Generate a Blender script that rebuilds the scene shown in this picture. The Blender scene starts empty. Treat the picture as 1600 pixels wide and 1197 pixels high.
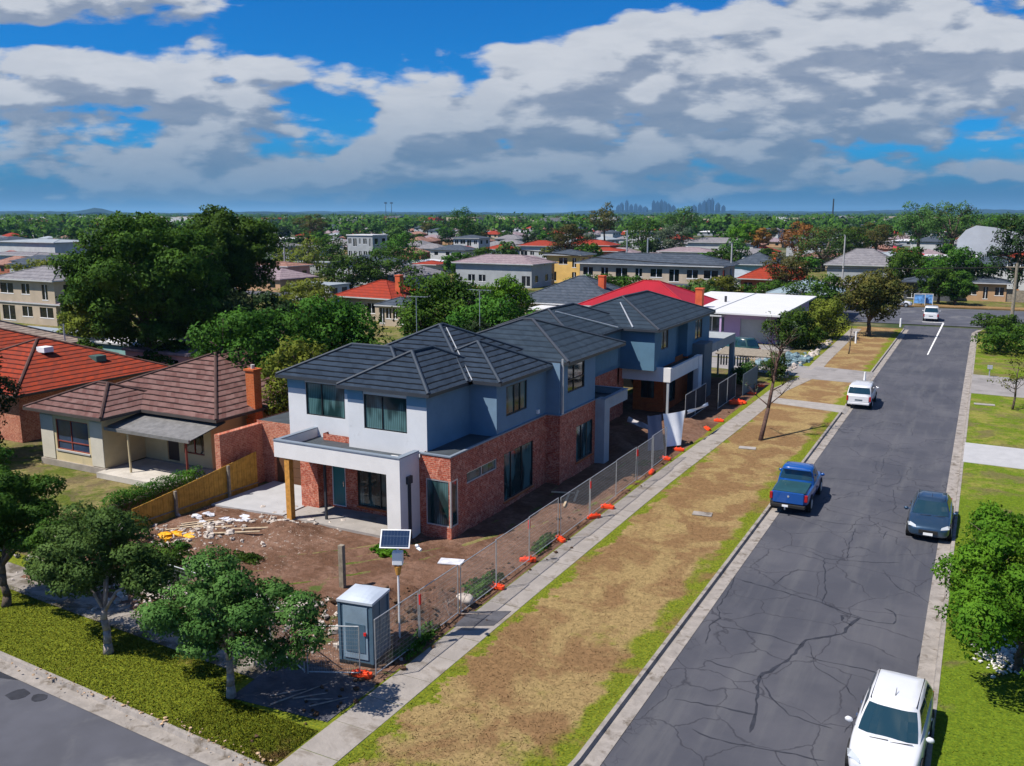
import bpy, math, random
import numpy as np
from math import radians as R, sin, cos, pi
from mathutils import Vector, Matrix

scene = bpy.context.scene
C = scene.collection
# ------------------------------------------------------------------ camera
HEAD, PITCH, FPX, EYE = R(27.702), R(10.659), 1400.0, 14.0
HAZE_D = 0.00006
cam = bpy.data.objects.new("camera", bpy.data.cameras.new("camera"))
C.objects.link(cam)
cam.location = (0, 0, EYE)
cam.rotation_euler = (R(90) - PITCH, 0, HEAD)
cam.data.sensor_width = 36
cam.data.lens = 36 * FPX / 1600
cam.data.clip_start = 0.2
cam.data.clip_end = 90000
scene.camera = cam
# ------------------------------------------------------------------ light
SUN_EL = R(55.5)
SUN_AZ = math.atan2(-0.50, -0.46)          # direction towards the sun in the ground plane
sd = bpy.data.lights.new("sun", 'SUN')
sd.energy = 4.7
sd.angle = R(0.6)
sd.color = (1.0, 0.94, 0.85)
sun = bpy.data.objects.new("sun", sd)
C.objects.link(sun)
to_sun = Vector((cos(SUN_AZ) * cos(SUN_EL), sin(SUN_AZ) * cos(SUN_EL), sin(SUN_EL)))
sun.rotation_euler = to_sun.to_track_quat('Z', 'Y').to_euler()
scene.view_settings.view_transform = 'Standard'
scene.view_settings.look = 'None'
scene.view_settings.exposure = 0.63
scene.view_settings.gamma = 1.0
scene.view_settings.use_curve_mapping = False
scene.cycles.use_denoising = True
scene.cycles.max_bounces = 6
scene.cycles.volume_bounces = 0
scene.cycles.transparent_max_bounces = 6

# ------------------------------------------------------------------ node helper
class NT:
    def __init__(s, tree):
        s.t = tree; s.n = tree.nodes; s.l = tree.links
    def node(s, typ, ins=None, **kw):
        nd = s.n.new(typ)
        for k, v in kw.items(): setattr(nd, k, v)
        for k, v in (ins or {}).items():
            if isinstance(v, bpy.types.NodeSocket): s.l.new(v, nd.inputs[k])
            else: nd.inputs[k].default_value = v
        return nd
    def math(s, op, a, b=0.0, c=0.0, clamp=False):
        return s.node('ShaderNodeMath', {0: a, 1: b, 2: c}, operation=op, use_clamp=clamp).outputs[0]
    def vmath(s, op, a, b=(0, 0, 0)):
        nd = s.node('ShaderNodeVectorMath', {0: a, 1: b}, operation=op)
        return nd.outputs['Value'] if op in ('DOT_PRODUCT', 'LENGTH') else nd.outputs[0]
    def noise(s, vec, scale, detail=4, rough=0.55, dist=0.0):
        return s.node('ShaderNodeTexNoise', {'Vector': vec, 'Scale': scale, 'Detail': detail, 'Roughness': rough, 'Distortion': dist}).outputs[0]
    def smooth(s, v, lo, hi, a=0.0, b=1.0):
        return s.node('ShaderNodeMapRange', {0: v, 1: lo, 2: hi, 3: a, 4: b}, interpolation_type='SMOOTHSTEP').outputs[0]
    def mix(s, f, a, b, blend='MIX'):
        nd = s.node('ShaderNodeMix', data_type='RGBA', blend_type=blend)
        for idx, v in ((0, f), (6, a), (7, b)):
            if isinstance(v, bpy.types.NodeSocket): s.l.new(v, nd.inputs[idx])
            else: nd.inputs[idx].default_value = (v if idx == 0 else (*v[:3], 1.0))
        return nd.outputs[2]
    def sep(s, v):
        nd = s.node('ShaderNodeSeparateXYZ', {0: v}); return nd.outputs
    def comb(s, x, y, z=0.0):
        return s.node('ShaderNodeCombineXYZ', {0: x, 1: y, 2: z}).outputs[0]

# ------------------------------------------------------------------ sky: Nishita behind broken cloud
world = bpy.data.worlds.new("World")
scene.world = world
world.use_nodes = True
W = NT(world.node_tree)
W.n.clear()
SKYS = 0.05
dirv = W.node('ShaderNodeTexCoord').outputs['Generated']
sky = W.node('ShaderNodeTexSky', sky_type='NISHITA', sun_disc=False, sun_elevation=SUN_EL,
             sun_rotation=pi / 2 - SUN_AZ, altitude=50, air_density=1.0, dust_density=0.3, ozone_density=3.0)
blue = W.mix(1.0, sky.outputs[0], (0.05, 0.68, 1.42), 'MULTIPLY')
fw = Vector((-sin(HEAD), cos(HEAD), 0)); rt = Vector((cos(HEAD), sin(HEAD), 0))
fwd = W.math('MAXIMUM', W.vmath('DOT_PRODUCT', dirv, fw), 0.15)
aa = W.math('DIVIDE', W.vmath('DOT_PRODUCT', dirv, rt), fwd)      # compass coordinate
zz = W.sep(dirv)[2]
ee = W.math('DIVIDE', zz, fwd)                                    # height coordinate
def cloud_density(de, da=0.0):
    e2 = W.math('ADD', ee, de)
    a2 = W.math('ADD', aa, da)
    den = W.math('ADD', W.math('MAXIMUM', e2, 0.0), 0.16)
    u = W.math('DIVIDE', a2, den); v = W.math('DIVIDE', 1.0, den)
    p = W.comb(u, W.math('MULTIPLY', v, 1.0), 3.7)
    n = W.noise(p, 1.0, 6, 0.58, 0.35)
    p2 = W.comb(W.math('MULTIPLY', a2, 1.0), W.math('MULTIPLY', e2, 2.6), 1.3)
    n2 = W.noise(p2, 7.0, 6, 0.60, 0.2)
    p3 = W.comb(W.math('MULTIPLY', a2, 1.0), W.math('MULTIPLY', e2, 3.4), 8.3)
    n3 = W.noise(p3, 16.0, 5, 0.62, 0.3)
    d = W.math('ADD', W.math('ADD', W.math('MULTIPLY', n, 0.42), W.math('MULTIPLY', n2, 0.68)), W.math('MULTIPLY', W.math('SUBTRACT', n3, 0.5), 0.34))
    bias = None
    for (px, py, rx, ry, w) in CL:
        ca, ce = (px - 800) / 1425, (335 - py) / 1425
        dx = W.math('DIVIDE', W.math('SUBTRACT', a2, ca), rx / 1425)
        dy = W.math('DIVIDE', W.math('SUBTRACT', e2, ce), ry / 1425)
        r2 = W.math('ADD', W.math('MULTIPLY', dx, dx), W.math('MULTIPLY', dy, dy))
        g = W.math('MULTIPLY', W.math('EXPONENT', W.math('MULTIPLY', r2, -1.0)), w)
        bias = g if bias is None else W.math('ADD', bias, g)
    vo = W.node('ShaderNodeTexVoronoi', {'Vector': W.vmath('ADD', W.comb(W.math('MULTIPLY', a2, 1.0), W.math('MULTIPLY', e2, 1.9), 2.2), W.vmath('MULTIPLY', W.node('ShaderNodeTexNoise', {'Vector': p2, 'Scale': 14.0, 'Detail': 2.0}).outputs[1], (.05, .05, .0))), 'Scale': 13.0, 'Smoothness': 0.55}, feature='SMOOTH_F1').outputs[0]
    vo2 = W.node('ShaderNodeTexVoronoi', {'Vector': W.vmath('ADD', W.comb(a2, W.math('MULTIPLY', e2, 2.1), 5.2), W.vmath('MULTIPLY', W.node('ShaderNodeTexNoise', {'Vector': p2, 'Scale': 30.0, 'Detail': 2.0}).outputs[1], (.03, .03, .0))), 'Scale': 34.0, 'Smoothness': 0.5}, feature='SMOOTH_F1').outputs[0]
    d = W.math('ADD', d, W.math('ADD', W.math('MULTIPLY', W.math('SUBTRACT', 0.45, vo), 0.40), W.math('MULTIPLY', W.math('SUBTRACT', 0.45, vo2), 0.17)))
    return W.math('ADD', d, bias)
CL = [(120, 10, 330, 42, .32), (240, 135, 400, 48, .34), (60, 150, 260, 50, .12), (230, 235, 420, 50, .16), (1000, 115, 340, 80, .28), (1330, 70, 420, 90, .26),
      (1100, 235, 560, 60, .18), (640, 195, 170, 35, .2), (1500, 150, 300, 100, .2), (1560, 275, 60, 14, .25), (1180, 296, 60, 7, .2), (500, 275, 500, 40, .22),
      (640, 40, 280, 62, -.42), (520, 210, 90, 60, -.30), (1380, 150, 70, 10, -.18), (1590, 38, 70, 16, -.4), (800, 18, 200, 30, -.3), (1480, 240, 120, 14, -.12),
      (800, 325, 1300, 22, -.05), (30, 70, 300, 14, -.28), (120, 176, 500, 7, -.10), (560, 155, 60, 40, -.12)]
d0 = cloud_density(0.0)
d1 = cloud_density(0.021, -0.012)
mask = W.smooth(d0, 0.54, 0.70)
lit = W.math('SUBTRACT', d0, d1)                       # top edges face the sun, bases do not
thick = W.smooth(d0, 0.62, 0.95)
litf = W.smooth(W.math('SUBTRACT', W.math('MULTIPLY', lit, 1.25), W.math('MULTIPLY', thick, 0.035)), -0.15, 0.12)
puff = W.noise(W.comb(W.math('MULTIPLY', aa, 9.0), W.math('MULTIPLY', ee, 30.0), 4.4), 1.6, 5, 0.62, 0.4)
litf = W.math('ADD', W.math('MULTIPLY', litf, 0.84), W.math('MULTIPLY', W.smooth(puff, 0.34, 0.68), 0.18), clamp=True)
ccol = W.mix(litf, (3.0, 3.8, 5.3), (7.9, 8.3, 9.1))
hz = W.smooth(ee, 0.0, 0.16)
ccol = W.mix(W.math('MULTIPLY', W.math('SUBTRACT', 1.0, hz), 0.78), ccol, (0.75, 2.25, 4.1))
dark = W.smooth(ee, 0.015, 0.085)
low = W.mix(dark, (0.5, 2.1, 4.4), blue)
skyc = W.mix(mask, low, ccol)
below = W.smooth(zz, -0.02, 0.0)
skyc = W.mix(below, (0.5, 1.2, 1.9), skyc)
bg = W.node('ShaderNodeBackground', {'Color': skyc, 'Strength': SKYS})
W.l.new(bg.outputs[0], W.node('ShaderNodeOutputWorld').inputs[0])

# ------------------------------------------------------------------ materials
MATS = {}
def material(name, col, rough=0.8, spec=0.3, metal=0.0, var=0.12, vscale=1.5, bump=0.0, bscale=20.0, extra=None, dirt=None):
    """Principled surface with soft noise variation in world-space coordinates."""
    if name in MATS: return MATS[name]
    m = bpy.data.materials.new(name); m.use_nodes = True
    t = NT(m.node_tree)
    b = t.n['Principled BSDF']
    pos = t.node('ShaderNodeNewGeometry').outputs['Position']
    c = col
    if var:
        n = t.noise(pos, vscale, 5, 0.6)
        f = t.smooth(n, 0.3, 0.7)
        c = t.mix(f, [x * (1 - var) for x in col], [min(1, x * (1 + var)) for x in col])
    if dirt:
        n = t.noise(pos, dirt[1], 6, 0.65, 0.5)
        c = t.mix(t.smooth(n, dirt[2], dirt[3]), c, dirt[0])
    if extra: c = extra(t, pos, c, b) or c
    if isinstance(c, bpy.types.NodeSocket): t.l.new(c, b.inputs['Base Color'])
    else: b.inputs['Base Color'].default_value = (*c[:3], 1)
    b.inputs['Roughness'].default_value = rough
    b.inputs['Specular IOR Level'].default_value = spec
    b.inputs['Metallic'].default_value = metal
    if bump:
        n = t.noise(pos, bscale, 4, 0.6)
        t.l.new(t.node('ShaderNodeBump', {'Height': n, 'Strength': bump, 'Distance': 0.05}).outputs[0], b.inputs['Normal'])
    MATS[name] = m
    return m

def tile_roof(name, col, col2, course=0.13, gap=0.75, depth=0.05, vs=1.2):
    """Overlapping courses of concrete or clay tile: courses follow the height, so they run level on every slope."""
    def ex(t, pos, c, b):
        z = t.sep(pos)[2]; wob = t.noise(pos, 1.7, 2, 0.5)
        zc = t.math('ADD', t.math('DIVIDE', z, course), t.math('MULTIPLY', wob, 0.22))
        fr = t.math('FRACT', zc)
        row = t.math('FLOOR', zc)
        rnd = t.node('ShaderNodeTexWhiteNoise', {'W': row}, noise_dimensions='1D').outputs[0]
        x = t.sep(pos)
        cell = t.math('FLOOR', t.math('MULTIPLY', t.math('ADD', x[0], x[1]), 3.1))
        rn = t.node('ShaderNodeTexWhiteNoise', {'Vector': t.comb(row, cell)}, noise_dimensions='2D').outputs[0]
        c = t.mix(t.math('MULTIPLY', rn, 0.75), c, col2)
        c = t.mix(t.smooth(t.noise(pos, vs, 6, 0.6), 0.45, 0.7, 0, 0.6), c, [k * 1.25 for k in col2])
        lip = t.smooth(fr, 0.14, 0.34)
        c = t.mix(t.math('MULTIPLY', t.math('SUBTRACT', 1.0, lip), gap), c, [k * 0.12 for k in col])
        h = t.math('SUBTRACT', 1.0, fr)
        t.l.new(t.node('ShaderNodeBump', {'Height': h, 'Strength': 0.8, 'Distance': depth}).outputs[0], b.inputs['Normal'])
        return c
    return material(name, col, 0.85, 0.12, 0, 0.12, 2.0, extra=ex)

def brick_wall(name, c1, c2, mortar, patch=(0.62, 0.36, 0.28), pf=0.55):
    def ex(t, pos, c, b):
        x, y, z = t.sep(pos)
        v = t.comb(t.math('ADD', x, y), z, 0)
        br = t.node('ShaderNodeTexBrick', {'Vector': v, 'Color1': (*c1, 1), 'Color2': (*c2, 1), 'Mortar': (*mortar, 1), 'Scale': 1.0,
                    'Mortar Size': 0.012, 'Mortar Smooth': 0.15, 'Bias': -0.1, 'Brick Width': 0.25, 'Row Height': 0.09})
        n = t.noise(v, 1.8, 6, 0.7, 1.3)
        n3 = t.noise(v, 3.0, 6, 0.78, 2.2)
        f = t.math('MULTIPLY', t.smooth(n3, 0.47, 0.58), pf)
        c = t.mix(f, br.outputs[0], patch)
        c = t.mix(t.smooth(n, 0.48, 0.7, 0, 0.6), c, [k * 0.45 for k in c1])
        t.l.new(t.node('ShaderNodeBump', {'Height': t.math('ADD', br.outputs[1], t.math('MULTIPLY', n3, -1.2)), 'Strength': 0.5, 'Distance': -0.02}).outputs[0], b.inputs['Normal'])
        return c
    return material(name, c1, 0.85, 0.2, 0, 0.0, extra=ex)

def grass_mat(name, green, straw, bare, mask_fn=None, straw_bias=0.0):
    def ex(t, pos, c, b):
        n1 = t.noise(pos, 0.35, 5, 0.6, 0.4)
        n2 = t.noise(pos, 1.6, 5, 0.65)
        n3 = t.noise(pos, 13.0, 4, 0.7)
        n4 = t.noise(pos, 55.0, 3, 0.7)
        s = t.math('ADD', t.math('ADD', t.math('MULTIPLY', n1, 0.9), t.math('MULTIPLY', n2, 0.55)), straw_bias)
        if mask_fn: s = t.math('ADD', s, mask_fn(t, pos))
        g = t.mix(t.smooth(n3, 0.35, 0.7), green, [green[0] * 2.3, green[1] * 1.55, green[2] * 1.5])
        c = t.mix(t.smooth(s, 0.62, 0.86), g, straw)
        nb = t.math('ADD', t.noise(t.vmath('ADD', pos, (31, 7, 0)), 0.42, 5, 0.62, 0.6), t.math('MULTIPLY', t.math('SUBTRACT', s, 0.75), 0.25))
        c = t.mix(t.smooth(nb, 0.47, 0.62, 0, 0.85), c, bare)
        c = t.mix(t.smooth(n3, 0.3, 0.62, 0.16, 0.0), c, (0.06, 0.06, 0.02))
        c = t.mix(t.smooth(n4, 0.35, 0.7, 0.18, 0.0), c, (0.07, 0.06, 0.025))
        n5 = t.noise(t.vmath('MULTIPLY', pos, (1, 1, 0.3)), 5.0, 8, 0.78, 0.6)
        c = t.node('ShaderNodeHueSaturation', {'Hue': 0.5, 'Saturation': 1.0, 'Value': t.smooth(n5, 0.3, 0.7, 0.72, 1.3), 'Color': c}).outputs[0]
        t.l.new(t.node('ShaderNodeBump', {'Height': t.math('ADD', n5, n4), 'Strength': 0.6, 'Distance': 0.035}).outputs[0], b.inputs['Normal'])
        return c
    return material(name, green, 0.95, 0.05, 0, 0, extra=ex)

def leaf_mat(name, col, col2, trans=0.25):
    if name in MATS: return MATS[name]
    m = bpy.data.materials.new(name); m.use_nodes = True
    t = NT(m.node_tree); b = t.n['Principled BSDF']
    geo = t.node('ShaderNodeNewGeometry')
    tc = t.node('ShaderNodeTexCoord').outputs['Object']
    n = t.noise(tc, 0.9, 3, 0.6)
    f = t.math('ADD', t.math('MULTIPLY', geo.outputs['Random Per Island'], 0.38), t.math('MULTIPLY', t.smooth(n, 0.35, 0.65), 0.55))
    c = t.mix(f, col, col2)
    oi = t.node('ShaderNodeObjectInfo').outputs['Random']
    c = t.node('ShaderNodeHueSaturation', {'Hue': t.math('ADD', 0.485, t.math('MULTIPLY', oi, 0.03)), 'Saturation': 1.0, 'Value': t.math('ADD', 0.75, t.math('MULTIPLY', oi, 0.5)), 'Color': c}).outputs[0]
    t.l.new(c, b.inputs['Base Color'])
    b.inputs['Roughness'].default_value = 0.7; b.inputs['Specular IOR Level'].default_value = 0.1
    lobe = t.node('ShaderNodeVectorTransform', {0: t.node('ShaderNodeAttribute', attribute_name='lobe').outputs['Vector']}, vector_type='NORMAL', convert_from='OBJECT', convert_to='WORLD').outputs[0]
    nrm = t.vmath('NORMALIZE', t.vmath('ADD', t.vmath('MULTIPLY', lobe, (.62, .62, .62)), t.vmath('MULTIPLY', geo.outputs['Normal'], (.5, .5, .5))))
    t.l.new(nrm, b.inputs['Normal'])
    tr = t.node('ShaderNodeBsdfTranslucent', {'Color': c})
    mx = t.node('ShaderNodeMixShader', {0: trans, 1: b.outputs[0], 2: tr.outputs[0]})
    t.l.new(mx.outputs[0], t.n['Material Output'].inputs[0])
    MATS[name] = m
    return m

white_render = material('white_render', (0.55, 0.565, 0.59), 0.85, 0.2, var=0.05, vscale=0.7, dirt=((0.36, 0.37, 0.38), 1.3, 0.62, 0.85))
grey_render = material('grey_render', (0.30, 0.33, 0.36), 0.85, 0.2, var=0.06)
blue_render = material('blue_grey_paint', (0.085, 0.17, 0.25), 0.8, 0.2, var=0.06)
slate_paint = material('slate_paint', (0.075, 0.10, 0.125), 0.7, 0.3, var=0.08)
charcoal = material('charcoal_metal', (0.03, 0.035, 0.045), 0.45, 0.5, var=0.1)
black_frame = material('black_frame', (0.012, 0.014, 0.016), 0.4, 0.5, var=0.05)
light_metal = material('light_metal', (0.55, 0.56, 0.58), 0.4, 0.5, 0.6, var=0.1)
galv = material('galvanised_steel', (0.42, 0.44, 0.46), 0.42, 0.5, 0.5, var=0.15, vscale=6)
chrome = material('chrome_trim', (0.75, 0.76, 0.78), 0.15, 0.5, 1.0, var=0)
timber_post = material('yellow_timber', (0.50, 0.24, 0.05), 0.7, 0.3, var=0.2, vscale=6)
timber_pale = material('pale_timber', (0.48, 0.38, 0.26), 0.85, 0.2, var=0.2, vscale=5)
timber_grey = material('weathered_timber', (0.22, 0.19, 0.15), 0.9, 0.15, var=0.25, vscale=5)
teal_paint = material('teal_door_paint', (0.0, 0.14, 0.16), 0.4, 0.4, var=0.05)
concrete = material('concrete', (0.28, 0.26, 0.245), 0.9, 0.15, var=0.10, vscale=1.2, bump=0.25, bscale=14, dirt=((0.20, 0.18, 0.15), 1.1, 0.52, 0.75))
concrete_white = material('pale_concrete', (0.35, 0.35, 0.36), 0.9, 0.15, var=0.06)
kerb_mat = material('kerb_concrete', (0.26, 0.235, 0.215), 0.9, 0.15, var=0.15, vscale=2.5, bump=0.3, bscale=10, dirt=((0.12, 0.10, 0.08), 2.0, 0.5, 0.7))
orange_plastic = material('orange_plastic', (0.85, 0.07, 0.015), 0.5, 0.4, var=0.12, vscale=5)
red_plastic = material('red_plastic', (0.6, 0.02, 0.02), 0.5, 0.4, var=0.08)
white_plastic = material('white_plastic', (0.72, 0.73, 0.75), 0.5, 0.4, var=0.05)
rubber = material('rubber', (0.015, 0.015, 0.016), 0.8, 0.3, var=0.1)
cream_wall = material('cream_render', (0.50, 0.42, 0.26), 0.9, 0.15, var=0.08, vscale=1.0, dirt=((0.36, 0.31, 0.22), 1.2, 0.55, 0.8))
pale_wall = material('pale_fibro', (0.50, 0.47, 0.40), 0.85, 0.2, var=0.06)
bark = material('bark', (0.11, 0.085, 0.065), 0.95, 0.1, var=0.3, vscale=8, bump=0.6, bscale=30)
bark_pale = material('pale_bark', (0.30, 0.25, 0.22), 0.95, 0.1, var=0.3, vscale=6, bump=0.4, bscale=25)
bark_red = material('reddish_bark', (0.09, 0.055, 0.045), 0.95, 0.1, var=0.3, vscale=6, bump=0.4, bscale=25)

def glass_extra(tint, curtain=0.35):
    def ex(t, pos, c, b):
        x, y, z = t.sep(pos)
        s = t.math('ADD', x, y)
        w = t.node('ShaderNodeTexWave', {'Vector': t.comb(s, 0, 0), 'Scale': 3.0, 'Distortion': 1.2, 'Detail': 2}, wave_type='BANDS', bands_direction='X').outputs[1]
        n = t.noise(t.comb(t.math('MULTIPLY', s, 0.9), t.math('MULTIPLY', z, 0.3), 0), 1.3, 2, 0.5)
        f = t.math('MULTIPLY', t.smooth(n, 0.42, 0.56), t.math('ADD', 0.35, t.math('MULTIPLY', w, 0.65)))
        return t.mix(t.math('MULTIPLY', f, curtain), c, tint)
    return ex
glass = material('window_glass', (0.010, 0.030, 0.033), 0.06, 0.6, var=0, extra=glass_extra((0.10, 0.21, 0.22), 0.8))
glass_blue = material('window_glass_blue', (0.014, 0.03, 0.05), 0.05, 0.6, var=0, extra=glass_extra((0.10, 0.16, 0.26), 0.7))
glass_dark = material('dark_glass', (0.006, 0.009, 0.011), 0.05, 0.6, var=0)
car_glass = material('car_glass', (0.012, 0.035, 0.050), 0.04, 0.8, var=0)

slate_tile = tile_roof('slate_blue_tile', (0.016, 0.026, 0.043), (0.026, 0.039, 0.060), 0.175, 1.0, 0.08)
slate_smooth = tile_roof('slate_smooth_tile', (0.020, 0.032, 0.048), (0.028, 0.042, 0.060), 0.20, 0.45, 0.02)
brown_tile = tile_roof('brown_tile', (0.105, 0.050, 0.044), (0.165, 0.098, 0.088), 0.185, 1.0, 0.08)
terracotta_tile = tile_roof('terracotta_tile', (0.27, 0.038, 0.014), (0.15, 0.032, 0.020), 0.19, 0.97, 0.08)
brick_red = brick_wall('red_brick', (0.44, 0.080, 0.038), (0.24, 0.036, 0.024), (0.38, 0.19, 0.14), (0.62, 0.30, 0.21), 0.72)
brick_warm = brick_wall('warm_brick', (0.42, 0.12, 0.07), (0.32, 0.08, 0.05), (0.42, 0.25, 0.18), (0.62, 0.33, 0.22), 0.55)
brick_orange = brick_wall('orange_brick', (0.48, 0.10, 0.025), (0.36, 0.07, 0.02), (0.40, 0.18, 0.08), (0.5, 0.16, 0.06), 0.3)

# ------------------------------------------------------------------ mesh helpers
class MB:
    def __init__(s): s.v = []; s.f = []; s.m = []
    def poly(s, pts, m=0):
        i = len(s.v); s.v += [tuple(p) for p in pts]; s.f.append(tuple(range(i, i + len(pts)))); s.m.append(m); return s
    def box(s, x0, x1, y0, y1, z0, z1, m=0):
        i = len(s.v)
        s.v += [(x0, y0, z0), (x1, y0, z0), (x1, y1, z0), (x0, y1, z0), (x0, y0, z1), (x1, y0, z1), (x1, y1, z1), (x0, y1, z1)]
        s.f += [tuple(i + k for k in q) for q in ((0, 3, 2, 1), (4, 5, 6, 7), (0, 1, 5, 4), (1, 2, 6, 5), (2, 3, 7, 6), (3, 0, 4, 7))]
        s.m += [m] * 6; return s
    def prism(s, pts, z0, z1, m=0, flip=False):
        n = len(pts); i = len(s.v)
        s.v += [(p[0], p[1], z0) for p in pts] + [(p[0], p[1], z1) for p in pts]
        s.f.append(tuple(i + n + k for k in range(n))); s.m.append(m)
        s.f.append(tuple(i + n - 1 - k for k in range(n))); s.m.append(m)
        for k in range(n):
            j = (k + 1) % n; s.f.append((i + k, i + j, i + n + j, i + n + k)); s.m.append(m)
        return s
    def tube(s, p0, p1, r0, r1=None, n=8, m=0, caps=True):
        r1 = r0 if r1 is None else r1
        p0 = Vector(p0); p1 = Vector(p1); d = p1 - p0
        if d.length < 1e-6: return s
        q = d.to_track_quat('Z', 'Y'); i = len(s.v)
        for p, r in ((p0, r0), (p1, r1)):
            for k in range(n):
                a = 2 * pi * (k + 0.5) / n
                s.v.append(tuple(p + q @ Vector((r * cos(a), r * sin(a), 0))))
        for k in range(n):
            j = (k + 1) % n; s.f.append((i + k, i + j, i + n + j, i + n + k)); s.m.append(m)
        if caps:
            s.f.append(tuple(i + n - 1 - k for k in range(n))); s.f.append(tuple(i + n + k for k in range(n))); s.m += [m, m]
        return s
    def path(s, pts, rad, n=8, m=0):
        for k in range(len(pts) - 1):
            a, b = (rad[k], rad[k + 1]) if isinstance(rad, (list, tuple)) else (rad, rad)
            s.tube(pts[k], pts[k + 1], a, b, n, m)
        return s
    def blob(s, c, r, seed=0, rough=0.25, seg=7, rings=5, m=0, flat=1.0):
        rnd = random.Random(seed); i = len(s.v)
        for a in range(rings + 1):
            th = pi * a / rings
            for k in range(seg):
                ph = 2 * pi * k / seg
                rr = 1 + rnd.uniform(-rough, rough)
                s.v.append((c[0] + r[0] * rr * sin(th) * cos(ph), c[1] + r[1] * rr * sin(th) * sin(ph), c[2] + r[2] * rr * cos(th) * flat))
        for a in range(rings):
            for k in range(seg):
                j = (k + 1) % seg
                s.f.append((i + a * seg + k, i + (a + 1) * seg + k, i + (a + 1) * seg + j, i + a * seg + j)); s.m.append(m)
        return s

ORG = {}
def build(name, mb, mats, parent=None, world=True, smooth=False, bevel=0.0, subsurf=0):
    me = bpy.data.meshes.new(name)
    v = mb.v
    o0 = ORG.get(parent.name, Vector((0, 0, 0))) if (parent is not None and world) else Vector((0, 0, 0))
    if o0.length > 0: v = [(p[0] - o0[0], p[1] - o0[1], p[2] - o0[2]) for p in v]
    me.from_pydata(v, [], mb.f)
    if not isinstance(mats, (list, tuple)): mats = [mats]
    for m in mats: me.materials.append(m)
    me.polygons.foreach_set('material_index', mb.m)
    if smooth: me.polygons.foreach_set('use_smooth', [True] * len(mb.f))
    me.update()
    o = bpy.data.objects.new(name, me); C.objects.link(o)
    if parent is not None:
        o.parent = parent; ORG[o.name] = o0
    else: ORG[o.name] = Vector((0, 0, 0))
    if bevel:
        b = o.modifiers.new('bevel', 'BEVEL'); b.width = bevel; b.segments = 2; b.limit_method = 'ANGLE'; b.angle_limit = R(35)
    if subsurf:
        b = o.modifiers.new('sub', 'SUBSURF'); b.levels = subsurf; b.render_levels = subsurf
    return o
def tag(o, label, cat, group=None, kind=None):
    o['label'] = label; o['category'] = cat
    if group: o['group'] = group
    if kind: o['kind'] = kind
    return o
def thing(name, label, cat, loc=(0, 0, 0), rot=0.0, group=None):
    o = bpy.data.objects.new(name, None); C.objects.link(o)
    o.location = loc; o.rotation_euler = (0, 0, rot); ORG[o.name] = Vector(loc)
    o.empty_display_size = 0.2
    return tag(o, label, cat, group)
def struct(name, mb, mats, **kw):
    o = build(name, mb, mats, **kw); o['kind'] = 'structure'; return o
def clone(root, loc=None, rot=None, label=None, group=None, scale=None):
    c = root.copy(); C.objects.link(c)
    if loc is not None: c.location = loc
    if rot is not None: c.rotation_euler = (0, 0, rot)
    if scale is not None: c.scale = scale if isinstance(scale, (tuple, list)) else (scale,) * 3
    if label: c['label'] = label
    if group: c['group'] = group
    for ch in [k for k in KIDS.get(root.name, [])]:
        d = ch.copy(); C.objects.link(d); d.parent = c
        for g in KIDS.get(ch.name, []):
            e = g.copy(); C.objects.link(e); e.parent = d
    return c
KIDS = {}
def register(root):
    """remember a finished thing's parts so that clone() need not search the scene"""
    KIDS[root.name] = list(root.children)
    for ch in root.children: KIDS[ch.name] = list(ch.children)
    return root
ORD = ['first', 'second', 'third', 'fourth', 'fifth', 'sixth', 'seventh', 'eighth', 'ninth', 'tenth', 'eleventh', 'twelfth', 'thirteenth', 'fourteenth', 'fifteenth', 'sixteenth', 'seventeenth', 'eighteenth']

def sight(px, py):
    u, v = (px - 800) / FPX, -(py - 598.5) / FPX
    f = cos(PITCH) + v * sin(PITCH); up = -sin(PITCH) + v * cos(PITCH)
    return Vector((u * cos(HEAD) - f * sin(HEAD), u * sin(HEAD) + f * cos(HEAD), up))
def ground(px, py, z=0.0):
    d = sight(px, py); t = (z - EYE) / d.z
    return Vector((d.x * t, d.y * t, z))
def afar(px, dist, z=0.0):
    d = sight(px, 335); h = math.hypot(d.x, d.y)
    return Vector((d.x * dist / h, d.y * dist / h, z))

# ================================================================== THE GROUND
rng = np.random.default_rng(7)
random.seed(7)
KY = lambda x: 15.25 + (-x - 12.6) * 0.055           # kerb line of the side street in front

def far_ground(t, pos, c, b):
    n = t.noise(pos, 0.012, 6, 0.65); n2 = t.noise(pos, 0.09, 5, 0.7)
    c = t.mix(t.smooth(n2, 0.4, 0.65), (0.035, 0.055, 0.018), (0.16, 0.14, 0.08))
    c = t.mix(t.smooth(n, 0.5, 0.62), c, (0.05, 0.055, 0.03))
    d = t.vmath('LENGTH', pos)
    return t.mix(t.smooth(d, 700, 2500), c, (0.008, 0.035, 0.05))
mb = MB()
N = 96
rings = [0.0, 400, 1500, 6000, 22000]
for a in range(len(rings) - 1):
    for k in range(N):
        a0, a1 = 2 * pi * k / N, 2 * pi * (k + 1) / N
        r0, r1 = rings[a], rings[a + 1]
        if r0 == 0: mb.poly([(0, 0, -.2), (r1 * cos(a0), r1 * sin(a0), -.2), (r1 * cos(a1), r1 * sin(a1), -.2)])
        else: mb.poly([(r0 * cos(a0), r0 * sin(a0), -.2), (r1 * cos(a0), r1 * sin(a0), -.2), (r1 * cos(a1), r1 * sin(a1), -.2), (r0 * cos(a1), r0 * sin(a1), -.2)])
struct('ground', mb, material('suburb_ground', (0.06, 0.07, 0.03), 0.95, 0.1, var=0, extra=far_ground))

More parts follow.
